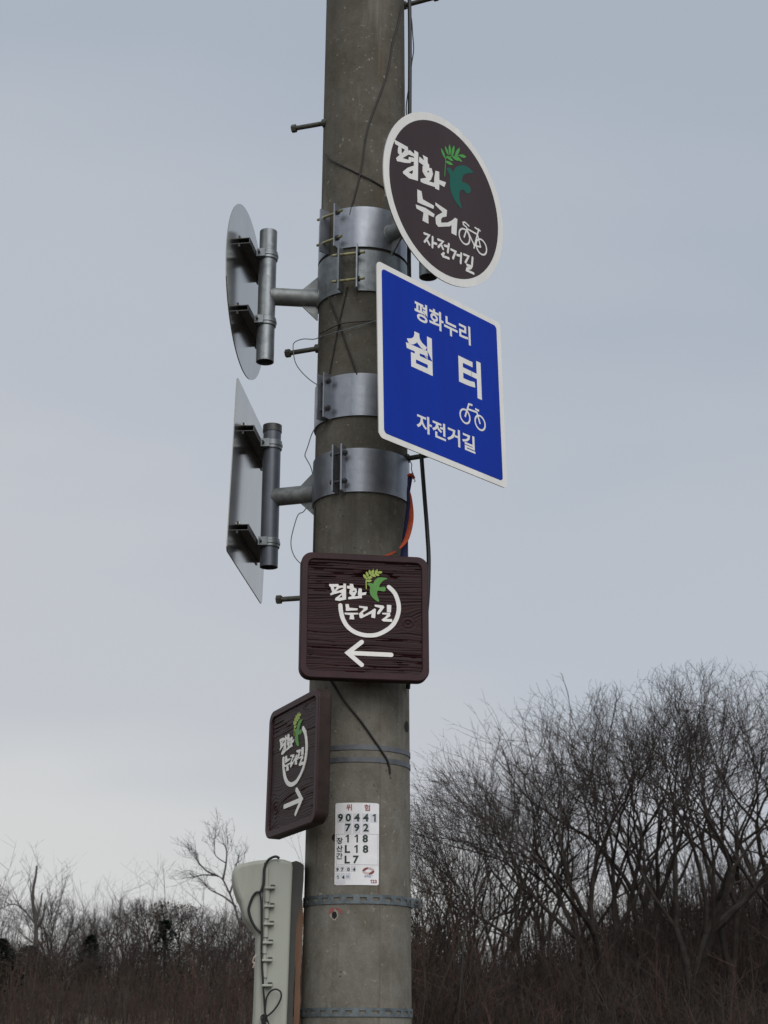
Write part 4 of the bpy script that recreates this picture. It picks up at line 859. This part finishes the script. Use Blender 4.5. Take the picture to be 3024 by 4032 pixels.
# ------------------------------------------------------------------ trees
def grow_tree(seed, stems=3, lean=0.0, spread=0.30, h=10.0, dens=1.0, depth=6, rmul=1.0):
    """bare winter tree: list of (p0, p1, r0, r1, level)"""
    rn = random.Random(seed); S = []
    U = Vector((0, 0, 1))
    def rv(s): return Vector((rn.gauss(0, s), rn.gauss(0, s), rn.gauss(0, s)))
    def side(d, ang):
        q = d.cross(Vector((rn.gauss(0, 1), rn.gauss(0, 1), rn.gauss(0, 1)))); q.normalize(); return (d * math.cos(ang) + q * math.sin(ang)).normalized()
    def br(p, d, Ln, r, lev, cls):
        n = 4 if lev < 3 else 3; r0 = r; rend = r * .74
        for i in range(n):
            t = (i + 1) / n; d = (d + rv(.07 + .012 * lev) + U * .018).normalized(); q = p + d * (Ln / n); r1 = r + (rend - r) * t
            S.append((tuple(p), tuple(q), r0, r1, 0 if cls == 0 else 1)); r0 = r1; p = q
            if lev >= 3 and i < n - 1 and rn.random() < .42 * dens:
                twig(p, side(d, rn.uniform(.45, 1.0)), Ln * rn.uniform(.4, .8), max(.0055, r1 * .45), 1)
        if lev >= depth: twig(p, d, Ln * .75, max(.005, r0), 1); return
        k = 2 if rn.random() < .78 else 3
        ax = d.cross(Vector((rn.gauss(0, 1), rn.gauss(0, 1), rn.gauss(0, .4)))); ax.normalize()
        for m_ in range(k):
            a = rn.uniform(.18, .50) * (1 if m_ == 0 else -1 if m_ == 1 else 0.1) * (1.25 if lev < 2 else 1.0)
            dd = (d * math.cos(a) + ax * math.sin(a) + rv(.07)).normalized()
            if dd.z < .12: dd.z += .3; dd.normalize()
            br(p, dd, Ln * rn.uniform(.74, .92), rend * rn.uniform(.72, .95), lev + 1, 0 if (cls == 0 and lev < 2) else 1)
    def twig(p, d, Ln, r, lev):
        n = 3; r0 = r
        for i in range(n):
            d = (d + rv(.12) + U * .035).normalized(); q = p + d * (Ln / n); r1 = r * (1 - .6 * (i + 1) / n); S.append((tuple(p), tuple(q), r0, r1, 1)); r0 = r1; p = q
            if lev == 1 and rn.random() < .55 * dens: twig(p, side(d, rn.uniform(.4, .85)), Ln * rn.uniform(.4, .7), .0045, 2)
    tr = rn.uniform(.10, .20) * h; base = Vector((0, 0, 0)); d0 = (U + Vector((lean * .5, 0, 0)) + rv(.03)).normalized(); R0 = h * .0135
    top = base + d0 * tr; S.append(((0, 0, -.4), tuple(base), R0 * 1.4, R0 * 1.15, 0)); S.append((tuple(base), tuple(top), R0 * 1.15, R0, 0))
    for k in range(stems):
        a = 2 * math.pi * (k + rn.random() * .6) / stems; s = spread * (rn.uniform(.5, 1.1) if stems > 1 else .2)
        d = (U + Vector((math.cos(a) * s + lean, math.sin(a) * s, 0))).normalized()
        br(top, d, h * .205 * rn.uniform(.85, 1.1), R0 * (.95 if stems == 1 else .72), 0, 0)
    # round the crown off: drop the thin shoots that stray outside a dome
    E_ = np.array([s[1] for s in S]); cx_, cy_ = np.median(E_[:, 0]), np.median(E_[:, 1]); zt_ = np.percentile(E_[:, 2], 97.5)
    rho = np.hypot(E_[:, 0] - cx_, E_[:, 1] - cy_); R_ = np.percentile(rho, 97)
    keep = (E_[:, 2] < zt_ * (1.03 - .30 * (rho / R_) ** 2)) & (rho < R_ * 1.1)
    S = [s for s, k in zip(S, keep) if k or s[2] > .02]
    return [(a, b, q * rmul, w * rmul, l) for a, b, q, w, l in S]
def seg_mesh(segs, name, nsides):
    A = np.array([s[0] for s in segs]); B = np.array([s[1] for s in segs]); r0 = np.array([s[2] for s in segs]); r1 = np.array([s[3] for s in segs])
    D = B - A; D /= np.linalg.norm(D, axis=1)[:, None] + 1e-9
    ref = np.where(np.abs(D[:, 2:3]) < .9, np.array([[0, 0, 1.0]]), np.array([[1.0, 0, 0]]))
    X = np.cross(D, ref); X /= np.linalg.norm(X, axis=1)[:, None]; Y = np.cross(D, X); n = nsides; K = len(segs)
    t = 2 * math.pi * np.arange(n) / n; cs = np.cos(t)[None, :, None]; sn = np.sin(t)[None, :, None]
    ringv = X[:, None, :] * cs + Y[:, None, :] * sn
    V = np.concatenate([A[:, None, :] + ringv * r0[:, None, None], B[:, None, :] + ringv * r1[:, None, None]], 1).reshape(-1, 3)
    b = (np.arange(K) * 2 * n)[:, None]; j = np.arange(n)[None, :]; j2 = (j + 1) % n
    F = np.stack([b + j, b + j2, b + n + j2, b + n + j], -1).reshape(-1, 4)
    me = bpy.data.meshes.new(name)
    me.vertices.add(len(V)); me.vertices.foreach_set('co', V.ravel().astype(np.float32))
    me.loops.add(F.size); me.loops.foreach_set('vertex_index', F.ravel().astype(np.int32))
    me.polygons.add(len(F)); me.polygons.foreach_set('loop_start', np.arange(0, F.size, 4, dtype=np.int32)); me.polygons.foreach_set('loop_total', np.full(len(F), 4, np.int32))
    me.update(calc_edges=True); me.validate()
    return me
M['bark'] = mat('grey_brown_bark', (0.036, 0.030, 0.026), 0.9, 0, 0.35, 3.0, spec=.2)
M['twig'] = mat('dark_twigs', (0.052, 0.042, 0.038), 0.9, 0, 0.3, 0.8, spec=.2)
M['bark_pale'] = mat('pale_dead_bark', (0.090, 0.079, 0.072), 0.9, 0, 0.3, 3.0, spec=.2)
M['twig_far'] = mat('grey_violet_twigs', (0.058, 0.050, 0.048), 0.9, 0, 0.3, 0.8, spec=.2)
M['leaf_dead'] = mat('dead_brown_leaves', (0.085, 0.055, 0.038), 0.9, 0, 0.4, 2.0, spec=.2)
M['needle'] = mat('dark_pine_needles', (0.034, 0.050, 0.036), 0.85, 0, 0.4, 1.2, spec=.2)
PROTO = {}
def proto(key, nsmall=3, **kw):
    if key not in PROTO:
        S = grow_tree(**kw)
        PROTO[key] = (seg_mesh([s for s in S if s[4] == 0], 'trunk', 7), seg_mesh([s for s in S if s[4] > 0], 'crown', nsmall), float(np.percentile([s[1][2] for s in S], 99.8)))
    return PROTO[key]
def place_tree(key, px, ytop, Y, rot, wx, label, group, bark='bark', twig='twig', name='bare_tree', **kw):
    tm, cm, H = proto(key, **kw)
    top = atY(px, ytop, Y); zb_ = float(hground(top[0], Y)) - .05; s = (top[2] - zb_) / H
    root = thing(name, (top[0], Y, zb_), label, 'tree', group)
    for nm, me, ma in (('trunk', tm, bark), ('crown', cm, twig)):
        if me.materials and me.materials[0] is not M[ma]: me = me.copy(); me.materials.clear()
        if not me.materials: me.materials.append(M[ma])
        o = bpy.data.objects.new(nm, me); COL.objects.link(o); o.parent = root
        o.scale = (s * wx, s * wx, s); o.rotation_euler = (0, 0, rot)
    return root
ORD = ['leftmost', 'second', 'third', 'fourth', 'fifth', 'sixth', 'seventh', 'eighth', 'ninth', 'tenth', 'eleventh', 'twelfth', 'thirteenth', 'fourteenth', 'fifteenth', 'sixteenth']
RIGHT = [(1660, 3260, 54, .95), (1730, 3190, 50, .95), (1805, 3120, 56, .95), (1880, 3050, 48, .95), (1970, 2990, 54, .95), (2065, 2925, 47, 1.0), (2140, 2980, 60, .95), (2225, 2800, 50, 1.0), (2340, 2710, 46, 1.05), (2420, 2830, 60, 1.0), (2490, 2670, 49, 1.05), (2590, 2760, 60, 1.0), (2665, 2640, 44, 1.1), (2810, 2650, 47, 1.05), (2930, 2670, 52, 1.05), (3050, 2645, 45, 1.1)]
rn = random.Random(11)
for i, (px, yt, Y, wx) in enumerate(RIGHT):
    left = px < 2150; key = ('L%d' % (i % 3)) if left else ('R%d' % (i % 4))
    kw = dict(seed=20 + i % 3, stems=3, lean=-.06, spread=.34, h=9.0, dens=1.0, depth=6) if left else dict(seed=40 + i % 4, stems=(3, 2, 3, 2)[i % 4], lean=-.02, spread=.30, h=11.0, dens=1.1, depth=6)
    lab = 'bare dark tree, %s from the left in the grove right of the pole' % ORD[i]
    place_tree(key, px, yt, Y, rn.uniform(-.5, .5) if left else rn.uniform(0, 6.28), wx, lab, 'bare trees in the grove right of the pole', **kw)
LEFT = [(35, 3700, 88, 'F0', 'bark', 'twig_far', 'low bare grey tree at the left picture edge'),
 (215, 3530, 92, 'F1', 'bark', 'twig_far', 'bare grey tree just right of the tall pale dead trunk'),
 (345, 3600, 96, 'F2', 'bark', 'twig_far', 'thin bare tree left of the densest far trees'),
 (420, 3590, 90, 'F0', 'bark', 'twig_far', 'bare tree between the thin tree and the densest far tree'),
 (520, 3535, 86, 'F3', 'bark', 'twig', 'dense bare tree with the highest crown in the far left middle'),
 (610, 3530, 90, 'F1', 'bark', 'twig', 'dense bare tree directly right of the highest far crown'),
 (790, 3560, 88, 'F2', 'bark', 'twig_far', 'bare tree left of the leaning tree by the junction box'),
 (860, 3600, 95, 'F3', 'bark', 'twig_far', 'bare tree behind the foot of the leaning tree'),
 (980, 3560, 90, 'F0', 'bark', 'twig_far', 'bare tree half hidden behind the junction box hood'),
 (1110, 3560, 92, 'F1', 'bark', 'twig_far', 'bare tree hidden behind the junction box and pole')]
for i, (px, yt, Y, key, bk, tw, lab) in enumerate(LEFT):
    k = int(key[1]); place_tree(key, px, yt, Y, 1.3 * i, 1.0, lab, 'bare trees on the far left slope', bk, tw, seed=70 + k, stems=(2, 3, 2, 3)[k], lean=0.0, spread=.3, h=9.0, dens=1.0, depth=6, rmul=1.7)
LOW = [(55, 3705, 66), (190, 3730, 70), (285, 3690, 64), (455, 3715, 68), (560, 3690, 66), (745, 3700, 70), (840, 3725, 64), (945, 3690, 67)]
for i, (px, yt, Y) in enumerate(LOW):
    k = i % 4; place_tree('F%d' % k, px, yt, Y, 2.1 * i + .4, 1.15, 'low bushy bare tree, %s from the left in the row before the far trees' % ORD[i], 'low bare trees before the far left trees', 'bark', 'twig')
# tree that still carries dead leaves
root = place_tree('F1', 700, 3560, 91, 2.0, 1.0, 'far tree still holding clumps of dead brown leaves', 'bare trees on the far left slope', 'bark', 'twig_far')
rn = random.Random(5); mb = MB(); base = np.array(root.location); top = atY(700, 3560, 91)[2] - base[2]
for i in range(1300):
    if i % 26 == 0: ca, cq, cz = rn.uniform(0, 6.28), rn.random() ** .5 * 1.5, rn.uniform(.66, .98)
    a = ca + rn.gauss(0, .25); q = cq + rn.gauss(0, .14); z = top * (cz + rn.gauss(0, .02)) ; c = base + np.array([math.cos(a) * q, math.sin(a) * q, z])
    d1 = np.array([rn.gauss(0, 1), rn.gauss(0, 1), rn.gauss(0, 1)]); d2 = np.array([rn.gauss(0, 1), rn.gauss(0, 1), rn.gauss(0, 1)]); s = rn.uniform(.016, .036)
    mb.add([c - d1 * s, c + d2 * s, c + d1 * s, c - d2 * s], [(0, 1, 2, 3)])
mb.build('leaves', M['leaf_dead'], root)
# tall dead trunk and the leaning tree, traced limb by limb
def limb_tree(name, limbs, Y, label, group, twseed, ntw, twl):
    base = atY(*limbs[0][0][0], Y); zb_ = float(hground(base[0], Y)) - .1
    root = thing(name, (base[0], Y, zb_), label, 'tree', group); mb = MB(); rn = random.Random(twseed); tw = MB()
    for k, (pts, r0, r1, nt) in enumerate(limbs):
        P = [atY(a, b, Y + .5 * math.sin(k * 2.1) * (j / max(1, len(pts) - 1))) for j, (a, b) in enumerate(pts)]
        if k == 0: P = [np.array([P[0][0], Y, zb_])] + P
        P = spline(P, 4); nP = len(P); mb.tube(P, 0, 6, rad=[r0 + (r1 - r0) * i / (nP - 1) for i in range(nP)])
        for i in range(nt):
            j = rn.randrange(nP // 2, nP); p = P[j]; d = P[min(j + 1, nP - 1)] - P[max(j - 2, 0)]; d /= np.linalg.norm(d)
            for lev in range(3):
                q = p + (d + np.array([rn.gauss(0, .45), rn.gauss(0, .45), rn.gauss(.1, .35)])) * twl * (.8 ** lev) * rn.uniform(.6, 1.2)
                tw.rod(p, q, .011 - .002 * lev, 3, .008 - .002 * lev, caps=False)
                for _ in range(2):
                    e_ = q + (d + np.array([rn.gauss(0, .7), rn.gauss(0, .7), rn.gauss(.1, .5)])) * twl * .5; tw.rod(q, e_, .0065, 3, .004, caps=False)
                p = q
    mb.build('trunk', M['bark_pale'], root, True); tw.build('crown', M['twig_far'], root)
limb_tree('dead_tree', [([(140, 3790), (143, 3700), (140, 3620), (130, 3560), (131, 3500), (140, 3455), (145, 3408)], .13, .045, 0),
    ([(141, 3620), (158, 3570), (166, 3515)], .06, .035, 0), ([(144, 3660), (170, 3610), (176, 3560)], .07, .03, 3), ([(139, 3640), (110, 3600), (70, 3565), (40, 3560)], .05, .02, 14),
    ([(142, 3720), (100, 3690), (70, 3660)], .05, .02, 10), ([(150, 3720), (200, 3690), (215, 3620), (235, 3560)], .06, .02, 14), ([(135, 3590), (122, 3530), (120, 3465)], .04, .02, 3)],
    84, 'tall pale dead trunk standing out above the far left trees', 'bare trees on the far left slope', 4, 0, .55)
limb_tree('leaning_tree', [([(985, 3800), (958, 3700), (930, 3590), (905, 3520), (878, 3465), (860, 3450)], .065, .028, 4),
    ([(878, 3465), (890, 3400), (892, 3350), (880, 3320)], .06, .02, 12), ([(860, 3450), (815, 3430), (785, 3400), (772, 3380)], .05, .018, 14), ([(850, 3447), (800, 3445), (765, 3452)], .04, .018, 8),
    ([(930, 3570), (880, 3530), (830, 3505), (805, 3480)], .05, .018, 12), ([(905, 3520), (925, 3450), (930, 3400)], .05, .02, 10), ([(892, 3400), (850, 3370), (845, 3330)], .03, .015, 8)],
    80, 'pale bare tree leaning left beside the junction box hood', 'bare trees on the far left slope', 8, 0, .45)
# evergreens
def evergreen(px, ytop, Y, hw, label, seed, round_=False):
    top = atY(px, ytop, Y); zb_ = float(hground(top[0], Y)) - .05; H = top[2] - zb_; rn = random.Random(seed)
    root = thing('evergreen_tree', (top[0], Y, zb_), label, 'tree', 'dark evergreens on the far left slope'); base = np.array([top[0], Y, zb_])
    MB().rod(base, base + np.array([0, 0, H * .9]), .13, 7, .03).build('trunk', M['bark'], root, True)
    mb = MB()
    for i in range(2600):
        t = rn.random() ** .8; z = H * (.10 + .9 * t)
        rad = hw * (math.sqrt(max(0, 1 - (2 * t - 1) ** 2)) if round_ else (1 - t) ** .75 * (1 + .25 * math.sin(t * 40)))
        a = rn.uniform(0, 6.28); q = rad * (rn.random() ** .35) * (1 + .18 * math.sin(a * 5 + t * 9)); c = base + np.array([math.cos(a) * q, math.sin(a) * q, z - q * .15])
        o_ = np.array([math.cos(a), math.sin(a), rn.uniform(-.3, .5)]); w_ = np.array([-math.sin(a), math.cos(a), rn.uniform(-.4, .4)]); s = rn.uniform(.07, .17)
        mb.add([c, c + w_ * s * .35 + o_ * s * .5, c + o_ * s * 1.5, c - w_ * s * .35 + o_ * s * .5], [(0, 1, 2, 3)])
    mb.build('crown', M['needle'], root)
evergreen(358, 3685, 78, .95, 'small dark narrow evergreen below the thin far trees', 1)
evergreen(655, 3625, 74, 1.5, 'broad dark evergreen below the densest far trees', 2)
evergreen(10, 3700, 62, 1.4, 'dark evergreen cut off by the left picture edge', 3)
evergreen(118, 3725, 80, .8, 'rounded dark evergreen at the foot of the tall dead trunk', 4, True)

# ------------------------------------------------------------------ winter thicket (one uncountable mass)
def thicket(name, label, n, xr, yr, hr, seed, cols, dens_fn=None):
    rg = np.random.RandomState(seed); Y = rg.uniform(yr[0], yr[1], n); hwd = Y * 1512 / FPX * 1.15
    X = xr[0] * hwd + (xr[1] - xr[0]) * hwd * rg.uniform(0, 1, n)
    Z = hground(X, Y) - .1; H = rg.uniform(hr[0], hr[1], n) * (.35 + .65 * (np.sin(X * .7 + seed) * np.cos(Y * .31 + X * .2) * .5 + .5) ** 1.5) * rg.uniform(.6, 1.25, n); segs = []
    P0 = np.stack([X, Y, Z], 1); lean = rg.normal(0, .16, (n, 3)); lean[:, 2] = 1
    allA, allB, ra, rb_, cid = [], [], [], [], []
    mid = P0 + lean * (H * .5)[:, None]; lean2 = lean + rg.normal(0, .16, (n, 3)) * [1, 1, .3]; top = mid + lean2 * (H * .5)[:, None]
    c = rg.randint(0, len(cols), n)
    w = rg.uniform(.010, .030, n) * (.6 + .4 * H / max(hr))
    def put(A, B, a, b, cc): allA.append(A); allB.append(B); ra.append(a); rb_.append(b); cid.append(cc)
    put(P0, mid, w, w * .7, c); put(mid, top, w * .7, w * .25, c)
    for k in range(6):
        t = rg.uniform(.12, .95, n)[:, None]; A = np.where(t < .5, P0 + (mid - P0) * t * 2, mid + (top - mid) * (t * 2 - 1))
        d = np.stack([rg.normal(0, .55, n), rg.normal(0, .55, n), rg.uniform(.25, 1.0, n)], 1); B = A + d * (H * rg.uniform(.14, .34, n))[:, None]
        put(A, B, w * .42, w * .16, c)
        for q in range(2):
            A2 = A + (B - A) * rg.uniform(.4, .9, n)[:, None]; B2 = A2 + np.stack([rg.normal(0, .5, n), rg.normal(0, .5, n), rg.uniform(.1, 1, n)], 1) * (H * .12)[:, None]
            put(A2, B2, w * .22, w * .12, c)
    A = np.concatenate(allA); B = np.concatenate(allB); a = np.concatenate(ra); b = np.concatenate(rb_); c = np.concatenate(cid)
    D = B - A; D /= np.linalg.norm(D, axis=1)[:, None] + 1e-9
    X_ = np.cross(D, [0.02, 1, .03]); X_ /= np.linalg.norm(X_, axis=1)[:, None] + 1e-9; Y_ = np.cross(D, X_); K = len(A)
    rg3 = [X_ * math.cos(t) + Y_ * math.sin(t) for t in (0.5, 2.6, 4.7)]
    V = np.stack([A + r_ * a[:, None] for r_ in rg3] + [B + r_ * b[:, None] for r_ in rg3], 1).reshape(-1, 3)
    bb = (np.arange(K) * 6)[:, None]; F = np.stack([bb + np.array([[0, 1, 4, 3]]), bb + np.array([[1, 2, 5, 4]]), bb + np.array([[2, 0, 3, 5]])], 1).reshape(-1, 4)
    me = bpy.data.meshes.new(name)
    me.vertices.add(len(V)); me.vertices.foreach_set('co', V.ravel().astype(np.float32))
    me.loops.add(F.size); me.loops.foreach_set('vertex_index', F.ravel().astype(np.int32))
    me.polygons.add(len(F)); me.polygons.foreach_set('loop_start', np.arange(0, F.size, 4, dtype=np.int32)); me.polygons.foreach_set('loop_total', np.full(len(F), 4, np.int32))
    for q in cols: me.materials.append(q)
    me.polygons.foreach_set('material_index', np.repeat(c, 3).astype(np.int32))
    me.update(calc_edges=True)
    o = bpy.data.objects.new(name, me); COL.objects.link(o); setprops(o, label, 'undergrowth', kind='stuff'); return o
TH = [mat('thicket_brown', (0.066, 0.048, 0.039), .95, 0, .35, .5, spec=.15), mat('thicket_red_brown', (0.085, 0.052, 0.044), .95, 0, .35, .5, spec=.15), mat('thicket_grey', (0.062, 0.055, 0.050), .95, 0, .35, .5, spec=.15), mat('thicket_dark', (0.038, 0.032, 0.028), .95, 0, .35, .5, spec=.15)]
TAN = [mat('dry_grass_tan', (0.17, 0.11, 0.06), .95, 0, .35, .8, spec=.15)]
thicket('thicket', 'dense dark brown winter undergrowth below the right grove', 4600, (.02, 1.05), (38, 62), (2.2, 4.8), 1, [TH[0], TH[3], TH[2], TH[3], TH[1]])
thicket('thicket', 'dense reddish brown winter undergrowth on the far left slope', 5200, (-1.1, .1), (46, 100), (1.2, 3.4), 2, TH[:3] + [TH[0]])
thicket('brushwood', 'taller grey bare brushwood fringing the far left slope', 3200, (-1.1, .1), (80, 104), (2.6, 7.5), 6, [M['twig_far'], M['bark'], TH[0]])
thicket('brushwood', 'taller dark bare brushwood behind the trunks of the right grove', 2000, (.02, 1.05), (46, 66), (3.0, 6.8), 7, [M['twig'], TH[0]])
thicket('dry_stems', 'few tan dry stems low in the right undergrowth', 110, (.2, .34), (35, 37), (1.6, 3.0), 3, TAN)
